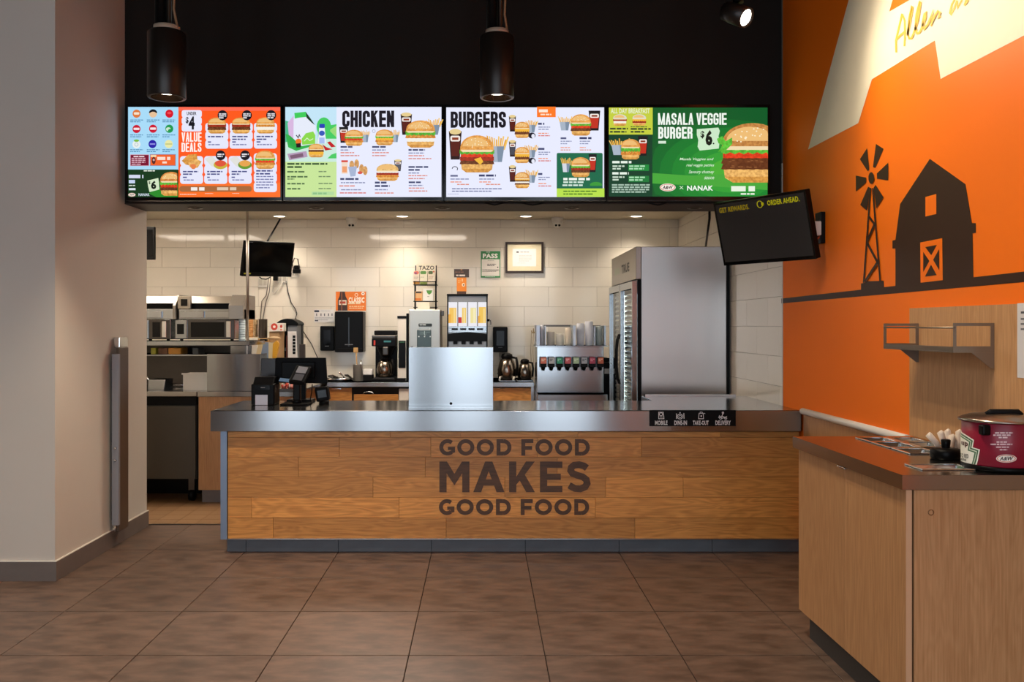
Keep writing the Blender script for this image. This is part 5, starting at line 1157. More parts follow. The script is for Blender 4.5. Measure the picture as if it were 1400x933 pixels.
B('stand_foot', mat('card_brown', '#4A2A1A', 0.5), t, -0.045, 0.045, 0, 0.04, 0.0, 0.03)
B('orange_card', mat('card_orange', '#EE8A1E', 0.5), t, -0.048, 0.048, 0.01, 0.014, 0.03, rz(379.5))
B('header_card', mat('card_dark', '#3B2A22', 0.5), t, -w/2, w/2, 0.005, 0.009, rz(379.4), rz(368))
q = Paint(lambda px, py, L: (X(px, D)-t.location.x, 0.004-0.0003*L, rz(py)), ink).at(605, 360, 7.77)
q.lines(135, 90, 270, 1, 10, 12, '#7A5444').lines(145, 122, 260, 1, 16, 18, '#E4D8CC').ell(202, 70, 8, 4, '#E8A050'); q.build('header_print', t)
q = Paint(lambda px, py, L: (X(px, D)-t.location.x, 0.009-0.0003*L, rz(py)), ink).at(605, 360, 7.77)
q.ell(222, 230, 17, 20, '#F6E0C0').ell(224, 230, 7, 9, '#5A3020').rect(205, 165, 215, 195, '#FAD8A0').lines(165, 180, 195, 3, 5, 12, '#F6C070'); q.build('card_print', t)
# carafes on the right
for px, lb, s_ in ((693, 'left steel coffee carafe with a black lid and white legs stand behind', 1.18), (717.5, 'right steel coffee carafe with black lid, next to the soda fountain', 0.92)):
    t = T('coffee_carafe', lb.replace(' and white legs stand behind', ' on a small hot plate'), 'carafe', (X(px, 8.75), 8.75, ZB), group='steel carafes on the back counter')
    B('hot_plate', M_STEELX, t, -0.08, 0.08, -0.08, 0.08, 0.0, 0.012, bev=0.003)
    carafe(t, (0, 0, 0.013), s_, k=1.22)
    if px == 693:
        for a in (-0.075, 0.06): MB().use(M_WPL).tube([(a, -0.07, 0.012), (a+0.01, -0.075, 0.05)], 0.01, 8).build('clip', None, t)
outlet(686, 484, 0.05, 0.1, 'small outlet below the right hand soap dispenser')
MBh = tag(MB().use(M_BPL).tube([(X(671, 9.33), 9.335, Z(444, 9.33)), (X(671, 9.33), 9.31, Z(441, 9.33)), (X(670.5, 9.33), 9.31, Z(438, 9.33))], 0.004).build('wall_hook'), 'tiny black hook on the wall right of the juice dispenser', 'hook')
wire([(683.5, 483, 9.3), (684, 500, 9.32), (680, 512, 9.2)], 0.004, 'thin wire hanging below the right hand soap dispenser')

# ------------------------------------------------------------ soda fountain
D = 8.3; Z0 = 0.70
sx = lambda px: X(px, D)-X(780, D); sz = lambda py: Z(py, D)-Z0
t = T('fountain_stand', 'low steel stand carrying the soda fountain', 'stand', (X(780, D), D, 0))
B('stand_body', M_STEELZ, t, sx(734), sx(828), -0.02, 0.85, 0.08, 0.698, bev=0.004)
for a in (736, 824):
    B('foot', M_BPL, t, sx(a), sx(a)+0.04, 0.0, 0.04, 0, 0.08)
t = T('soda_fountain', 'steel soda fountain with a row of eight colourful drink valves', 'soda fountain', (X(780, D), D, Z0))
MB().use(M_STEELZ).box(sx(734), sx(825.5), 0.0, 0.35, sz(537.5), sz(474), bev=0.004).build('tower', None, t)
MB().use(M_STEELX).box(sx(733.5), sx(827.5), -0.17, 0.35, 0.001, sz(537.8), bev=0.004).build('drip_tray', None, t)
MB().use(M_STEELX).box(sx(731.5), sx(831), -0.06, 0.35, sz(474), sz(472.8), bev=0.001).build('cup_shelf', None, t)
cols8 = ['#D9735A', '#B9BEC2', '#2E9A78', '#C9545A', '#A9C4A0', '#B4B6BC', '#B33A54', '#C9603C']
for k in range(8):
    px = 742.3+11.05*k; v = T_ = None
    v = MB().use(M_BPL).box(sx(px-4.6), sx(px+4.6), -0.075, -0.0005, sz(502), sz(488), bev=0.005).build('valve', None, t)
    MB().use(mat('valve_'+cols8[k], cols8[k], 0.4)).box(sx(px-3.9), sx(px+3.9), -0.079, -0.0751, sz(497), sz(488.6), bev=0.001).build('flavour_label', None, v)
    q = Paint(lambda a, b_, L: (sx(a), -0.0795-0.0003*L, sz(b_)), ink)
    q.lines(px-2.8, 490.4, px+2.8, 2, 1.0, 2.2, ('#F2E4C8', '#4A4E58', '#BFE4D4', '#F0C8C8', '#E6F0DC', '#4A4A52', '#E8A0AC', '#F4E0C4')[k]); q.build('label_print', v)
    MB().use(M_BPL).lathe([(0, 0), (0.012, 0), (0.02, 0.03), (0, 0.03)], c=(sx(px), -0.05, sz(506.5)), seg=12).build('nozzle', None, v)
# organiser rails
q = MB().use(M_STEELZ)
MB().use(M_DSTEEL).box(sx(746), sx(785), 0.24, 0.26, sz(447), sz(444.4)).box(sx(814), sx(826), 0.24, 0.26, sz(447), sz(445)).build('back_rail', None, t)
for k, (a, b_, y0_) in enumerate(((733, 737.8, 445), (783, 786.6, 445.2), (812, 813.2, 446), (825.4, 827.6, 445.5), (744.6, 746, 446))):
    MB().use(mat('divider', '#B4BCC6', 0.35, 0.6)).box(sx(a), sx(b_), -0.04, 0.26, sz(472.6), sz(y0_), bev=0.001).build('divider', None, t)
for k, (a, b_, y0_, c, lb) in enumerate(((738.6, 744.2, 444.5, '#F2EFF2', 'white tall cup stack at the left end of the fountain shelf'), (748, 759.2, 453.6, '#F2ECDE', 'short wide cream cup stack, left of the pair under the rail'), (760.4, 772.5, 456.4, '#F2EDE0', 'shortest cream cup stack under the rail'), (773.4, 782.4, 448.6, '#F0E4CE', 'slim cream cup stack beside the bluish divider'), (789, 800, 442.2, '#F0F0F4', 'tall white cup stack right of the bluish divider'), (800.6, 811.8, 439.4, '#F4F4F8', 'tallest white cup stack in the fountain row'), (814.8, 825.0, 445.8, '#C9CDC2', 'grey-green cup stack at the right end of the fountain shelf'))):
    xx = X((a+b_)/2, D); r = (b_-a)*D/F/2
    tt = T('cup_stack', lb, 'cups', (xx, D+0.05+r*0.3, Z(472.8, D)+0.001), group='cup stacks on top of the soda fountain')
    hh = Z(y0_, D)-tt.location.z; n = 10
    prof = [(0, 0), (r*0.9, 0)]
    for j in range(n): prof += [(r*(0.93+0.006*j), hh*(0.3+0.7*j/n)), (r*(0.97+0.002*j), hh*(0.3+0.7*(j+0.15)/n))]
    prof += [(r*0.9, hh), (0, hh)]
    if a == 760.4: prof = [(u, v) for u, v in prof]
    MB().use(mat('cup_'+c, c, 0.65)).lathe(prof, seg=24).build('nested_cups', None, tt)
t = T('syrup_hook', 'small brass hook bracket on the left side of the fountain shelf', 'hook', (X(729.5, 8.5), 8.5, Z(455, 8.5)))
MB().use(mat('brass', '#9A8258', 0.35, 0.8)).tube([(-0.02, 0, 0.02), (-0.015, 0, 0.0), (0.01, 0, 0.0), (0.02, 0, 0.02)], 0.006).tube([(0, 0, 0), (0.0, 0, 0.04)], 0.005).build('hook', None, t)
for k, px in enumerate((726.5, 729.5)):
    wire([(px, 455, 8.9), (px-0.8, 480, 8.95), (px-0.2, 500, 8.9), (px-1, 518, 8.8)], 0.004, ['left of two thin tubes hanging beside the soda fountain', 'right of two thin tubes hanging beside the soda fountain'][k], mat('tube_tan', '#A8977C', 0.5))
t = T('iced_tea_urn', 'black urn between the soda fountain and the glass door fridge', 'urn', (X(832.5, 8.8)-0.02, 8.8, 0.7))
MB().use(M_BPL).box(-0.05, 0.03, 0, 0.2, 0.0, Z(496, 8.7)-0.7, bev=0.008).build('body', None, t)
MB().use(M_BPLR).box(-0.05, 0.03, 0.02, 0.18, Z(495.9, 8.7)-0.7, Z(490, 8.7)-0.7, bev=0.01).build('lid', None, t)
MB().use(M_PAPER).box(-0.025, 0.02, -0.003, -0.0005, Z(512, 8.7)-0.7, Z(505, 8.7)-0.7).build('label', None, t)
B('urn_base', M_BPLR, t, -0.05, 0.03, 0.02, 0.18, -0.7, -0.001)

# ------------------------------------------------------------ reach-in fridge, glass doors facing left
FX0 = 1.279; FX1 = 2.03; FY0 = 7.35; FY1 = 8.72; FZ = 2.135
t = T('glass_door_fridge', 'tall stainless two-door glass fridge standing sideways against the tiled wall', 'refrigerator', (FX0, FY0, 0))
W = FX1-FX0; Lf = FY1-FY0; hz = 1.85
MB().use(M_FRIDGE).box(0.045, W, 0.0, 0.03, 0.12, FZ, bev=0.004).build('side_panel', None, t)
MB().use(M_FRIDGE).box(0.045, W, Lf-0.03, Lf, 0.12, FZ).build('side_panel', None, t)
MB().use(M_FRIDGE).box(W-0.03, W, 0.031, Lf-0.031, 0.12, FZ).build('back_panel', None, t)
MB().use(M_FRIDGE).box(0.045, W-0.031, 0.031, Lf-0.031, FZ-0.03, FZ).build('top_panel', None, t)
MB().use(M_FRIDGE).box(0.045, W-0.031, 0.031, Lf-0.031, 0.12, 0.16).build('floor_panel', None, t)
MB().use(mat('fridge_header', '#A39C93', 0.3, 1.0)).box(-0.001, 0.044, -0.0, Lf, hz+0.015, FZ-0.0, bev=0.004).build('header_panel', None, t)
MB().use(M_BPL).box(0.012, 0.0445, 0.0, 0.03, 0.12, hz+0.012).box(0.012, 0.0445, Lf-0.03, Lf, 0.12, hz+0.012).box(0.012, 0.0445, 0.03, Lf-0.03, hz-0.02, hz+0.012).build('door_gasket', None, t)
MB().use(M_BPL).box(0.05, W, 0.02, Lf, 0.0, 0.119).build('plinth', None, t)
MB().use(M_BPL).box(W+0.0005, W+0.03, 0.02, 0.5, 0.12, FZ-0.02).build('rear_gap_shade', None, t)  # black filler painting the shaded gap between fridge and wall
q = Paint(lambda u, v, L: (-0.0016-0.0003*L, 1.37-u, v), ink)
q.lines(0.22, 2.0, 0.47, 1, -0.001, 1, '#8A8A8A'); 
q.poly([(0.2, 2.02), (0.5, 2.02), (0.5, 1.96), (0.2, 1.96)], '#A9B0A0')
q.text('TRUE', 0.62, 2.03, 1.05, 1.95, '#3A3A3A', 0.04)
# letters are laid so that they read along the header from the door side
for v in q.mb.bm.verts: pass
q.build('header_print', t)
for k, (a, b_) in enumerate(((0.012, 0.672), (0.688, Lf-0.012))):
    fr = MB().use(M_STEELZ); e = 0.04
    fr.box(-0.03, 0.01, a, a+e, 0.14, hz).box(-0.03, 0.01, b_-e, b_, 0.14, hz).box(-0.03, 0.01, a+e, b_-e, 0.14, 0.2).box(-0.03, 0.01, a+e, b_-e, hz-0.06, hz)
    d = fr.build('glass_door', None, t)
    MB().use(M_GLASS).box(-0.012, -0.004, a+e, b_-e, 0.2, hz-0.06).build('pane', None, d)
    hy = b_-0.03 if k == 0 else a+0.03
    MB().use(M_BPL).tube([(-0.031, hy, 0.95), (-0.05, hy, 1.0), (-0.06, hy, 1.12), (-0.06, hy, 1.25), (-0.05, hy, 1.35), (-0.031, hy, 1.4)], 0.008, 8).build('handle', None, d)
shelfm = mat('bread_rack', '#CFCBBE', 0.5, noise=0.1)
s0 = None
for k in range(34):
    z = 0.3+0.045*k
    if z > hz-0.08: break
    if s0 is None:
        s0 = MB().use(M_CHROME).box(0.02, 0.5, 0.05, Lf-0.05, 0, 0.006).use(shelfm).box(0.03, 0.5, 0.07, Lf*0.47, 0.0065, 0.022, bev=0.006).box(0.03, 0.5, Lf*0.53, Lf-0.07, 0.0065, 0.022, bev=0.006).build('rack_shelf', None, t); s0.location = (0, 0, z)
    else: share(s0, 'rack_shelf', t, (0, 0, z))
MB().use(emit('#E8F4F0', 8.0)).box(0.012, 0.019, 0.045, 0.055, 0.3, hz-0.1).box(0.012, 0.019, Lf/2-0.006, Lf/2+0.006, 0.3, hz-0.1).build('lamp_strip', None, t)

# ceiling cameras
for px, lb in ((481, 'white dome security camera above the orange poster'), (762, 'white dome security camera right of the framed certificate')):
    t = T('security_camera', lb, 'security camera', (X(px, 9.2), 9.2, KC), group='dome cameras in the kitchen ceiling')
    MB().use(M_WPL).lathe([(0.062, 0), (0.06, -0.03), (0.05, -0.055), (0, -0.055)], seg=28).build('housing', None, t)
    MB().use(M_WPL).lathe([(0.045, -0.05), (0.046, -0.065), (0.038, -0.09), (0.02, -0.105), (0, -0.108)], seg=24).build('ball', None, t)
    for s_ in (-0.017, 0.017): MB().use(M_BGLOSS).lathe([(0, 0), (0.012, 0), (0.012, 0.006), (0, 0.006)], M=Matrix.Translation((s_, -0.04, -0.083)) @ Matrix.Rotation(math.radians(70), 4, 'X'), seg=16).build('lens', None, t)

# ------------------------------------------------------------ pendant spots, track spot
def pendant(px, py0, py1, D, label):
    x = X(px, D); zb = Z(py1, D); hh = Z(py0, D)-zb
    t = T('pendant_spotlight', label, 'light', (x, D, zb), group='black cylinder spotlights above the counter')
    MB().use(mat('lamp_black', '#241D18', 0.38, 0.3)).lathe([(0.085, 0.0), (0.1, 0.0), (0.102, 0.004), (0.102, hh-0.01), (0.09, hh), (0, hh), (0, hh-0.02), (0.088, hh-0.02), (0.09, 0.05)], seg=40).build('housing', None, t)
    MB().use(mat('reflector', '#4A3A2E', 0.25, 0.8)).lathe([(0.096, 0.002), (0.06, 0.05), (0.05, 0.06)], seg=36).build('reflector', None, t)
    MB().use(emit('#FFF2DC', 10)).lathe([(0, 0.03), (0.05, 0.03), (0.052, 0.04)], seg=28).build('lens', None, t)
    MB().use(mat('clamp', '#B09A84', 0.5)).lathe([(0, hh), (0.07, hh), (0.07, hh+0.03), (0, hh+0.03)], seg=24).build('clamp_plate', None, t)
    MB().use(M_BPL).tube([(-0.03, 0, hh+0.03), (-0.03, 0, CE-zb)], 0.035, 14).build('stem', None, t)
    MB().use(M_DSTEEL).tube([(0.02, -0.02, hh+0.03), (0.02, -0.02, CE-zb)], 0.014, 8).build('conduit', None, t)
    MB().use(mat('wire_tan', '#8A6A4A', 0.5)).tube([(0.06, -0.01, hh+0.03), (0.045, -0.02, hh+0.12), (0.05, -0.02, hh+0.25), (0.05, -0.02, CE-zb)], 0.007, 8).build('wire', None, t)
    lamp('spot_glow', 'SPOT', (x, D, zb+0.01), PENDANT_W, (1, .82, .62), t, (x, D, 0), spot_size=1.5, spot_blend=0.7, shadow_soft_size=0.05)
pendant(228, 44, 134, 4.85, 'black cylinder spotlight hanging above the left menu board')
pendant(679.5, 49, 134, 5.3, 'black cylinder spotlight hanging above gap between chicken and burgers boards')
for k, (x_, y_) in enumerate(((-3.6, 3.2), (-1.4, 2.6), (0.4, 3.0), (-3.6, 0.4), (-1.4, 0.2), (0.6, 0.4))):  # unseen spotlights added to warm the side wall and floor
    t = T('pendant_spotlight', 'added unseen spotlight warming the dining area, ' + ('left, in front of the white pier', 'centre left, nearer the counter', 'centre right, nearer the counter', 'left, near the shop windows', 'centre left, near the shop windows', 'right, near the shop windows')[k], 'light', (x_, y_, 3.6), group='added dining area fill spotlights')
    MB().use(mat('lamp_black')).lathe([(0.085, 0.0), (0.1, 0.0), (0.1, 0.36), (0, 0.36), (0, 0.34), (0.088, 0.34), (0.09, 0.05)], seg=24).build('housing', None, t)
    MB().use(emit('#FFF2DC', 10)).lathe([(0, 0.03), (0.06, 0.03)], seg=20).build('lens', None, t)
    MB().use(M_BPL).tube([(0, 0, 0.36), (0, 0, CE-3.6)], 0.03, 10).build('stem', None, t)
    lamp('spot_glow', 'SPOT', (x_, y_, 3.61), PENDANT_W, (1, .82, .62), t, (x_, y_, 0), spot_size=1.9, spot_blend=0.8, shadow_soft_size=0.06)
t = T('track_spotlight', 'small black track spotlight at the ceiling aimed at the orange mural', 'light', (1.42, 4.75, 3.13))
tgt = Vector((WX, 3.95, 2.55)); src = Vector((1.42, 4.75, 3.13)); R = (tgt-src).to_track_quat('Z', 'Y').to_matrix().to_4x4()
MB().use(mat('lamp_black')).lathe([(0, -0.16), (0.05, -0.15), (0.055, -0.1), (0.055, 0.0), (0.045, 0.0), (0.045, -0.02)], seg=32, M=R).build('head', None, t)
MB().use(emit('#FFF4E4', 12)).lathe([(0, -0.01), (0.044, -0.01)], seg=28, M=R).build('lens', None, t)
MB().use(M_BPL).tube([(-0.03, 0.05, 0.1), (-0.03, 0.05, CE-3.13)], 0.03, 12).build('stem', None, t)
MB().use(M_BPL).lathe([(0, 0), (0.07, 0), (0.07, 0.05), (0, 0.05)], c=(0.06, 0.06, 0.22), seg=24).build('driver_can', None, t)
lamp('spot_glow', 'SPOT', src+(tgt-src).normalized()*0.02, 30, (1, .86, .66), t, tgt, spot_size=2.1, spot_blend=1.0, shadow_soft_size=0.03)
# second track spotlight, above the frame, washing the upper mural
t = T('track_spotlight', 'track spotlight above the mural just outside the picture', 'light', (0.55, 3.55, 4.0))
tgt = Vector((WX, 3.6, 2.65)); src = Vector((0.55, 3.55, 4.0)); R = (tgt-src).to_track_quat('Z', 'Y').to_matrix().to_4x4()
MB().use(mat('lamp_black')).lathe([(0, -0.16), (0.05, -0.15), (0.055, -0.1), (0.055, 0.0), (0.045, 0.0), (0.045, -0.02)], seg=32, M=R).build('head', None, t)
MB().use(emit('#FFF4E4', 12)).lathe([(0, -0.01), (0.044, -0.01)], seg=28, M=R).build('lens', None, t)
MB().use(M_BPL).tube([(0, 0, 0.1), (0, 0, CE-4.0)], 0.03, 12).build('stem', None, t)
lamp('spot_glow', 'SPOT', src+(tgt-src).normalized()*0.02, MURAL_W, (1, .84, .6), t, tgt, spot_size=1.55, spot_blend=0.75, shadow_soft_size=0.04)

# ------------------------------------------------------------ hanging TV at right
t = T('hanging_tv', 'black television tilted on a wall arm beside the orange mural', 'television', (1.739, 5.493, H+0.597)); tilted(t, -1.0088, 0.249, -0.0015)
w = 0.712; h_ = w/1.72
MB().use(M_BPL).box(-w/2, w/2, 0.004, 0.045, -h_/2, h_/2, bev=0.005).build('housing', None, t)
fr = MB().use(M_BGLOSS); e = 0.014
fr.box(-w/2, w/2, 0.0, 0.0039, -h_/2, -h_/2+0.022).box(-w/2, w/2, 0, 0.0039, h_/2-e, h_/2).box(-w/2, -w/2+e, 0, 0.0039, -h_/2+0.022, h_/2-e).box(w/2-e, w/2, 0, 0.0039, -h_/2+0.022, h_/2-e).build('bezel', None, t)
MB().use(mat('screen_off', '#26272A', 0.35, noise=0.04, scale=(3, 3, 3))).box(-w/2+e, w/2-e, 0.001, 0.0038, -h_/2+0.022, h_/2-e).build('screen', None, t)
q = Paint(lambda u, v, L: ((u-0.5)*w, 0.0005-0.0003*L, (0.5-v)*h_), lambda c: emit(c, 0.8))
q.text('GET REWARDS.', 0.055, 0.085, 0.40, 0.165, '#8A7410', 0.03).text('ORDER AHEAD.', 0.60, 0.075, 0.93, 0.155, '#A8A012', 0.03).arc(0.52, 0.115, 0.028, 0.05, 0, 360, 0.009, '#A8A012').text('e', 0.535, 0.09, 0.565, 0.14, '#A8A012', 0.02)
q.build('screen_lettering', t)
MB().use(M_BPL).box(-0.1, 0.1, 0.046, 0.07, -0.1, 0.1).build('rear_plate', None, t)
# wall arm built level with the wall
t2 = T('tv_wall_arm', 'black and white swivel arm joining the television to the orange wall', 'bracket', (WX-0.001, 5.38, H+0.6))
MB().use(M_BPL).box(-0.03, 0, -0.05, 0.04, -0.1, 0.09, bev=0.004).build('wall_plate', None, t2)
MB().use(M_WPL).box(-0.09, -0.031, -0.07, 0.0, -0.055, 0.03, bev=0.006).build('cable_box', None, t2)
MB().use(M_BPL).tube([(-0.03, 0.03, 0.0), (-0.16, 0.12, 0.0), (-0.24, 0.13, 0.0)], 0.018, 10).build('arm', None, t2)
MB().use(mat('ink_red', '#C8542E', 0.5)).tube([(-0.09, -0.05, -0.06), (-0.05, -0.05, -0.075), (-0.02, -0.03, -0.05)], 0.006).build('wire', None, t2)
tag(MB().use(M_BPL).tube([(X(970, 6.52), 6.52, 2.6), (X(970, 6.55), 6.55, Z(300, 6.6)), (X(971, 7.3), 7.45, 2.14)], 0.009, 8).build('cable'), 'black cable dropping from the ceiling behind the hanging television', 'cable')

# ------------------------------------------------------------ mural on the right wall
mur = T('wall_mural', 'printed mural of a windmill and a barn on the orange wall', 'mural', (WX, 4.5, 0))
def mfn(px, py, L):
    D = WX*F/(px-VX); return (-0.0008-0.0004*L, D-4.5, Z(py, D))
BRN = '#382419'
def mp(): return Paint(mfn, lambda c: M_ORANGE if c == 'wall' else mat('mural_'+c, c, 0.5, noise=0.02, spec=0.2))
q = mp().at(1060, 180, 3.888)
q.poly([(33, 888), (1322, 745), (2100, 659), (2100, 731), (1322, 800), (33, 914)], BRN); q.build('ground_line', mur)
q = mp().at(1060, 180, 3.888); q.L = 1
q.poly([(457, 808), (480, 804), (480, 797), (578, 793), (580, 830), (457, 842)], BRN)
for b_ in ([(537, 65), (577, 92), (533, 193), (521, 188)], [(490, 88), (502, 205), (492, 210), (452, 147)], [(603, 165), (603, 259), (543, 250), (543, 222)], [(431, 234), (486, 245), (486, 270), (431, 318)], [(497, 293), (509, 300), (490, 420), (455, 390)], [(537, 283), (579, 350), (541, 408), (526, 300)]): q.poly(b_, BRN)
q.ell(514, 247, 15, 31, BRN)
for pts, w in (([(510, 300), (474, 805)], 8), ([(522, 300), (562, 795)], 8), ([(503, 452), (533, 492)], 11), ([(533, 492), (492, 588)], 11), ([(492, 588), (550, 695)], 12), ([(550, 695), (482, 798)], 12)): q.stroke(pts, w, BRN)
q.build('windmill', mur)
q = mp().at(1060, 180, 3.888); q.L = 1
q.poly([(640, 827), (640, 622), (624, 622), (624, 580), (640, 576), (665, 385), (823, 145), (1013, 280), (1047, 487), (1068, 487), (1068, 538), (1050, 541), (1055, 780)], BRN)
q.poly([(800, 348), (858, 332), (858, 438), (800, 452)], 'wall').poly([(773, 590), (890, 567), (893, 790), (775, 804)], 'wall')
for b_ in ([(800, 614), (862, 603), (832, 658)], [(790, 640), (822, 688), (790, 747)], [(875, 625), (875, 737), (843, 682)], [(832, 708), (862, 763), (800, 771)]): q.poly(b_, BRN)
q.build('barn', mur)
q = mp().at(1060, 0, 3.888)
q.poly([(410, -70), (175, 795), (442, 655), (514, 422), (850, 215), (880, 420), (1322, 190), (1800, -60)], '#F6EAD2')
q.poly([(645, -70), (607, 62), (820, -60)], 'wall'); q.build('cream_banner', mur)
Y = '#E8B94A'
for strokes in (([(150, 670), (146, 520), (185, 350), (225, 175)], [(225, 180), (258, 260), (262, 420), (255, 590)], [(145, 512), (200, 455), (262, 400)],
           [(295, 455), (325, 300), (362, 95), (350, 85), (318, 230), (297, 430), (318, 492), (348, 490), (390, 385)], [(388, 390), (430, 260), (464, 35), (452, 25), (412, 180), (395, 350), (418, 428), (448, 422), (490, 330)],
           [(488, 335), (528, 240), (535, 160), (514, 180), (488, 320), (512, 370), (560, 310), (590, 230)], [(575, 280), (626, 130), (600, 335)], [(604, 300), (655, 190), (688, 142), (716, 165), (695, 225), (722, 205)]),
           ([(905, -20), (858, 60), (835, 165), (850, 182), (895, 95), (928, 5)], [(925, 20), (935, 98), (985, 10), (1000, -30)], [(1060, -40), (1022, 70)], [(1022, 70), (1060, 20), (1075, -30)])):
    q = mp().at(1210, 0, 9.329); q.L = 4
    for s_ in strokes: q.stroke(s_, 24, Y)
    q.build('script_word', mur)

# folded gate on the pier
t = T('folded_gate', 'folded steel gate leaf hanging upright on the white wall', 'gate', (PXL, 5.95, 0.11))
MB().use(mat('gate_blue', '#8A8C92', 0.4, 0.3)).box(0.03, 0.075, -0.12, -0.09, 0.05, 1.18, bev=0.003).build('front_rail', None, t)
MB().use(mat('gate_brown', '#5A4A3C', 0.45, 0.2)).box(0.045, 0.066, -0.085, 0.07, 0.0, 1.22, bev=0.004).build('gate_leaf', None, t)
MB().use(M_CHROME).box(0.01, 0.05, -0.04, 0.1, 1.2205, 1.29, bev=0.004).build('top_sleeve', None, t)
MB().use(M_CHROME).box(0.02, 0.04, -0.08, -0.05, -0.0, 0.09).build('foot_pin', None, t)
for z_ in (0.1, 0.62, 1.1):
    MB().use(M_DSTEEL).box(0.0, 0.044, -0.05, 0.05, z_-0.03, z_+0.03).build('hinge', None, t)
for z_ in (0.48, 0.56): MB().use(M_CHROME).lathe([(0, 0), (0.008, 0), (0.008, 0.008), (0, 0.008)], M=Matrix.Translation((0.055, -0.1205, z_)) @ Matrix.Rotation(PI/2, 4, 'X'), seg=12).build('bolt', None, t)
MB().use(mat('gate_sticker', '#A8742C', 0.5)).box(0.0485, 0.055, -0.0875, -0.0855, 0.72, 0.86).build('sticker', None, t)

# ------------------------------------------------------------ condiment station
CX = 1.49; CY0 = 3.138; CY1 = 4.245; CT = 0.946
t = T('condiment_station', 'light oak condiment cabinet with a steel top at the right', 'cabinet', (CX, CY0, 0))
cw = WX-0.022-CX; cl = CY1-CY0
B('carcass', M_LAM, t, 0.042, cw-0.002, 0.04, cl-0.04, 0.124, CT-0.054)
B('door', M_LAM, t, 0.022, 0.041, 0.02, cl/2-0.002, 0.124, CT-0.056, bev=0.001)
B('door', M_LAM, t, 0.022, 0.041, cl/2+0.002, cl-0.02, 0.124, CT-0.056, bev=0.001)
B('edge_strip', mat('edge_light', '#D3A883', 0.5), t, 0.022, 0.043, 0.018, 0.0195, 0.124, CT-0.056)
B('gap', M_BPL, t, 0.043, 0.05, 0.03, 0.039, 0.0, CT-0.054)
B('end_panel', M_LAM, t, 0.051, cw-0.002, 0.018, 0.039, 0.0, CT-0.056, bev=0.001)
MB().use(mat('lock_ring', '#A07850', 0.4, 0.3)).lathe([(0.008, 0), (0.011, 0.002), (0.008, 0.003)], seg=20, M=Matrix.Translation((X(1272.6, 3.156)-CX, 0.018, Z(701, 3.156))) @ Matrix.Rotation(PI/2, 4, 'X')).build('lock_ring', None, t)
MB().use(M_CHROME).box(0.008, 0.022, cl/2-0.03, cl/2+0.05, CT-0.066, CT-0.058, bev=0.002).build('door_pull', None, t)
B('kick', mat('kick_dark', '#3C3937', 0.6), t, 0.06, cw-0.02, 0.05, cl-0.06, 0.0, 0.123)
# top slab with pan openings
pans = []
for k, (a, b_) in enumerate(((4.02, 4.16), (3.83, 4.0), (3.65, 3.79))): pans.append((1.77, 1.885, a, b_))
for k, (a, b_) in enumerate(((4.04, 4.16), (3.85, 4.01))): pans.append((1.915, 2.02, a, b_))
pans.append((1.62, 1.80, 3.25, 3.36))
XS = sorted({CX, WX-0.022}|{v for p_ in pans for v in p_[:2]}); YS = sorted({CY0, CY1}|{v for p_ in pans for v in p_[2:]})
sl = MB().use(M_STATION)
def inside(xc, yc): return any(p_[0] < xc < p_[1] and p_[2] < yc < p_[3] for p_ in pans)
for a, b_ in zip(XS, XS[1:]):
    for c_, d in zip(YS, YS[1:]):
        if inside((a+b_)/2, (c_+d)/2): continue
        sl.quad([(a-CX, c_-CY0, CT), (b_-CX, c_-CY0, CT), (b_-CX, d-CY0, CT), (a-CX, d-CY0, CT)])
bmesh.ops.remove_doubles(sl.bm, verts=sl.bm.verts[:], dist=1e-5)
sl.box(0, 0.012, 0, cl, CT-0.052, CT-0.0005).box(0.012, cw, 0, 0.012, CT-0.052, CT-0.0005).box(0.012, cw, cl-0.012, cl, CT-0.052, CT-0.0005)
sl.build('steel_top', None, t)
names = ['rear inset steel pan nearest the room side', 'second inset steel pan of the front row', 'third inset steel pan of the front row, nearest the black pump', 'rear inset steel pan beside the wall', 'second inset steel pan beside the wall', 'wide shallow inset tray at the near edge of the station']
for p_, lb in zip(pans, names):
    a, b_, c_, d = p_; pt = T('steel_pan', lb, 'pan', ((a+b_)/2, (c_+d)/2, CT), group='inset steel pans in the condiment station')
    w = (b_-a)/2; l = (d-c_)/2; dp = 0.03 if 'shallow' not in lb else 0.02
    r = MB().use(M_CHROME); e = 0.012
    r.box(-w-e, w+e, -l-e, -l, 0.0005, 0.006, bev=0.002).box(-w-e, w+e, l, l+e, 0.0005, 0.006, bev=0.002).box(-w-e, -w, -l, l, 0.0005, 0.006, bev=0.002).box(w, w+e, -l, l, 0.0005, 0.006, bev=0.002)
    r.build('rim', None, pt)
    g = 0.022; T4 = [(-w+.0005, -l+.0005), (w-.0005, -l+.0005), (w-.0005, l-.0005), (-w+.0005, l-.0005)]; B4 = [(-w+g, -l+g), (w-g, -l+g), (w-g, l-g), (-w+g, l-g)]
    wl = MB().use(mat('pan_steel', '#C4CAD2', 0.25, 1.0))
    for i in range(4):
        j = (i+1) % 4; wl.quad([T4[i]+(0,), T4[j]+(0,), B4[j]+(-dp,), B4[i]+(-dp,)])
    wl.quad([v_+(-dp,) for v_ in B4]); wl.build('well', None, pt)

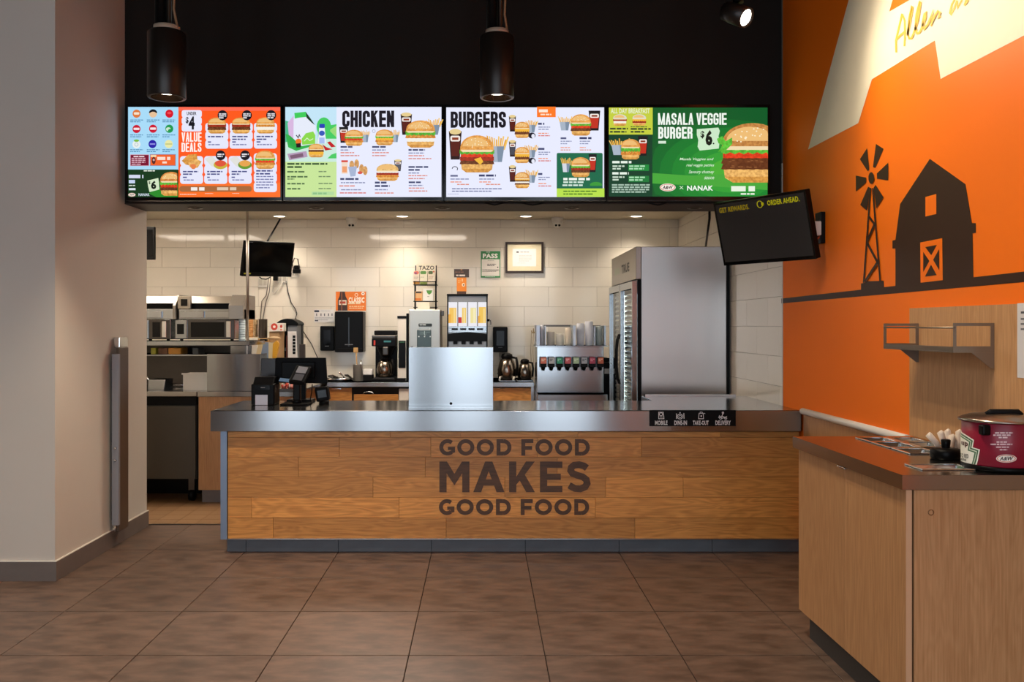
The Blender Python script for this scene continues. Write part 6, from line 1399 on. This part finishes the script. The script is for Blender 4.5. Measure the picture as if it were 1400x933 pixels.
# black lidded pot, straws, ketchup urn
D = 3.52
t = T('pump_lid_pot', 'black round lidded pot with a knob left of the maroon urn', 'pot', (X(1293, D), D, CT))
MB().use(M_BPL).lathe([(0, 0), (0.05, 0), (0.057, 0.005), (0.058, 0.035), (0.05, 0.042), (0.02, 0.045), (0, 0.045)], seg=32).build('body', None, t)
MB().use(M_BPL).lathe([(0.015, 0.044), (0.017, 0.06), (0.018, 0.075), (0.014, 0.078), (0, 0.078)], seg=20).build('knob', None, t)
t = T('straw_cup', 'bundle of paper-wrapped straws and napkins behind the black pot', 'straws', (X(1301, 3.68), 3.68, CT))
q = MB().use(mat('wrap_paper', '#E2D2C6', 0.8, noise=0.06, scale=(30, 30, 30), bump=0.4))
for k in range(8):
    a = -0.045+0.0125*k; lean = (-0.05, -0.02, 0.01, -0.01, 0.02, 0.0, 0.03, 0.04)[k]; hh = (0.085, 0.095, 0.08, 0.1, 0.092, 0.1, 0.085, 0.07)[k]; yy = -0.012*(k % 3)
    q.tube([(a, yy, 0.003), (a+lean*0.4, yy-0.004, hh*0.5), (a+lean, yy, hh*0.9), (a+lean+0.006, yy-0.004, hh)], [0.008, 0.012, 0.014, 0.006], 7)
q.build('wrapped_straws', None, t)
MB().use(ink('#D8604A')).box(-0.052, -0.04, -0.03, -0.027, 0.045, 0.06).build('red_print', None, t)
R0 = 0.126; D = 3.285; ux = 1.922
t = T('ketchup_urn', 'large maroon round ketchup urn with a steel lid on the condiment station', 'urn', (ux, D, CT))
MAR = mat('maroon_wrap', '#8C1430', 0.35, noise=0.02)
bh = 0.192
MB().use(M_BPL).lathe([(0, 0.0), (R0-0.004, 0.0), (R0+0.003, 0.006), (R0+0.003, 0.018), (R0-0.002, 0.02), (0, 0.02)], seg=56).build('base_ring', None, t)
MB().use(MAR).lathe([(R0-0.003, 0.02), (R0, 0.024), (R0, bh-0.02), (R0-0.003, bh-0.016)], seg=64).build('wrap', None, t)
MB().use(mat('lid_steel', '#A0968C', 0.28, 1.0)).lathe([(R0-0.01, bh-0.016), (R0+0.012, bh-0.014), (R0+0.013, bh-0.008), (R0+0.004, bh-0.003), (R0*0.8, bh+0.008), (0.05, bh+0.015), (0, bh+0.015)], seg=64).build('lid', None, t)
MB().use(M_BPLR).tube([(-0.06, -0.02, bh+0.01), (-0.05, -0.025, bh+0.02), (0.05, -0.03, bh+0.02), (0.06, -0.03, bh+0.01)], 0.011, 10).build('lid_handle', None, t)
def urn(px, py, L):
    # where on the round wall this point of the label lies
    k = (px-VX)/F; aa = k*k+1; bb = -2*(k*ux+D); cc = ux*ux+D*D-R0*R0; disc = max(0.0, bb*bb-4*aa*cc)
    y = (-bb-math.sqrt(disc))/(2*aa); v = Vector((k*y-ux, y-D)).normalized(); r = R0+0.0008+0.0003*L
    return (r*v.x, r*v.y, min(bh-0.018, max(0.022, Z(py, y)-CT)))
MB().use(M_BPL).box(-0.118, -0.088, -0.098, -0.065, bh-0.058, bh-0.02, bev=0.006).build('lid_catch', None, t)
q = Paint(urn, ink).at(1260, 550, 8.479)
def cpoly(pts, c):   # split long outlines so that they follow the curve
    q.L += 1
    xs = [p_[0] for p_ in pts]; x0_, x1_ = min(xs), max(xs); n = 10
    for k in range(n):
        a = x0_+(x1_-x0_)*k/n; b_ = x0_+(x1_-x0_)*(k+1)/n
        def clip(ps, xc, keep):
            out = []
            for i in range(len(ps)):
                p0, p1 = ps[i-1], ps[i]; i0 = keep(p0[0]); i1 = keep(p1[0])
                if i0 != i1:
                    tt_ = (xc-p0[0])/(p1[0]-p0[0]); out.append((xc, p0[1]+tt_*(p1[1]-p0[1])))
                if i1: out.append(p1)
            return out
        ps = clip(pts, a, lambda x: x >= a-1e-9); ps = clip(ps, b_, lambda x: x <= b_+1e-9) if len(ps) > 2 else ps
        if len(ps) > 2: q.poly(ps, c, up=False)
cpoly([(449, 335), (610, 440), (595, 525), (678, 550), (640, 760), (449, 705)], '#F0EEE4')
cpoly([(449, 352), (597, 448), (580, 532), (662, 560), (625, 755), (449, 700)], '#3F6A48')
cpoly([(449, 372), (580, 455), (565, 545), (645, 570), (608, 748), (449, 695)], '#DDE2D4')
cpoly([(449, 380), (572, 460), (556, 552), (636, 578), (600, 744), (449, 692)], '#4A7452')
cpoly([(449, 395), (556, 465), (540, 562), (618, 588), (586, 738), (449, 690)], '#F0EEE4')
q.text('up', 470, 452, 545, 515, '#4A2418', 0.05, 0, 20).text('TO RED', 455, 590, 552, 640, '#1E1E1E', 0.02, 0, 15).text('ketchup', 455, 640, 525, 680, '#26241E', 0.02, 0, 12)
q.build('crest_label', t)
q = Paint(urn, ink).at(1260, 550, 8.479); q.lines(852, 350, 1110, 1, 16, 20, '#E9C9CC').lines(832, 376, 1128, 1, 16, 20, '#E9C9CC').lines(893, 403, 1080, 1, 16, 20, '#E9C9CC').lines(870, 455, 1098, 1, 16, 20, '#E4BCC2').lines(800, 482, 1160, 1, 16, 20, '#E4BCC2').lines(865, 515, 1110, 1, 14, 20, '#E4BCC2').lines(905, 545, 1070, 1, 14, 20, '#E4BCC2')
q.build('small_print', t)
q = Paint(urn, ink).at(1260, 550, 8.479); q.oval_logo(982, 655, 118, 48)
q.build('label_print', t)

# wall shelf
SX0 = 1.885; SX1 = WX-0.021; SY0 = 3.54; SY1 = 4.155; SZ = 1.39
t = T('wall_shelf', 'small empty steel shelf with guard rails on the oak splash panel', 'shelf', (SX0, SY0, SZ))
sw = SX1-SX0; sl_ = SY1-SY0; SM = mat('shelf_steel', '#8E857C', 0.32, 1.0)
MB().use(SM).box(0, sw, 0.003, sl_-0.003, -0.022, -0.018).box(0, 0.004, 0.003, sl_-0.003, -0.0178, 0.002).build('plate', None, t)
for y in (0.0, sl_-0.003):
    b_ = MB().use(SM)
    b_.prism([(0, -0.022), (sw*0.5, -0.022), (sw-0.005, -0.085), (sw, -0.085), (sw, 0.097), (0.0, 0.097), ][:6], 0, 0, 0.0001) if False else None
    b_.box(0, sw, y, y+0.003, -0.022, 0.004).box(0, 0.013, y, y+0.003, 0.0041, 0.097).box(sw-0.014, sw, y, y+0.003, 0.0041, 0.097).box(0.013, sw-0.014, y, y+0.003, 0.085, 0.097)
    b_.prism([(sw*0.45, -0.0222), (sw, -0.0222), (sw, -0.085), (sw-0.012, -0.085)], 1, y, y+0.003)
    b_.build('end_bracket', None, t)
MB().use(SM).tube([(0.004, 0.0, 0.078), (0.004, sl_, 0.078)], 0.0035, 8).build('guard_rod', None, t)
# paper on the splash panel
def pfn(px, py, L):
    D = (WX-0.021)*F/(px-VX); return (-0.0012-0.0004*L, D-3.4, Z(py, D))
t = T('taped_paper', 'white sheet with short printed lines taped on the oak splash panel', 'paper', (WX-0.0205, 3.4, 0))
y0_ = (WX-0.021)*F/(1391-VX)-3.4
B('sheet', mat('sheet_paper', '#D9D6DA', 0.8), t, -0.0012, -0.0002, y0_-0.22, y0_, Z(516.5, y0_+3.4), Z(415, y0_+3.4))
q = Paint(pfn, ink); q.lines(1396, 426, 1440, 1, 3, 5, '#5A5A62').lines(1396, 435, 1425, 3, 2.5, 7, '#6A6A72'); q.build('print', t)
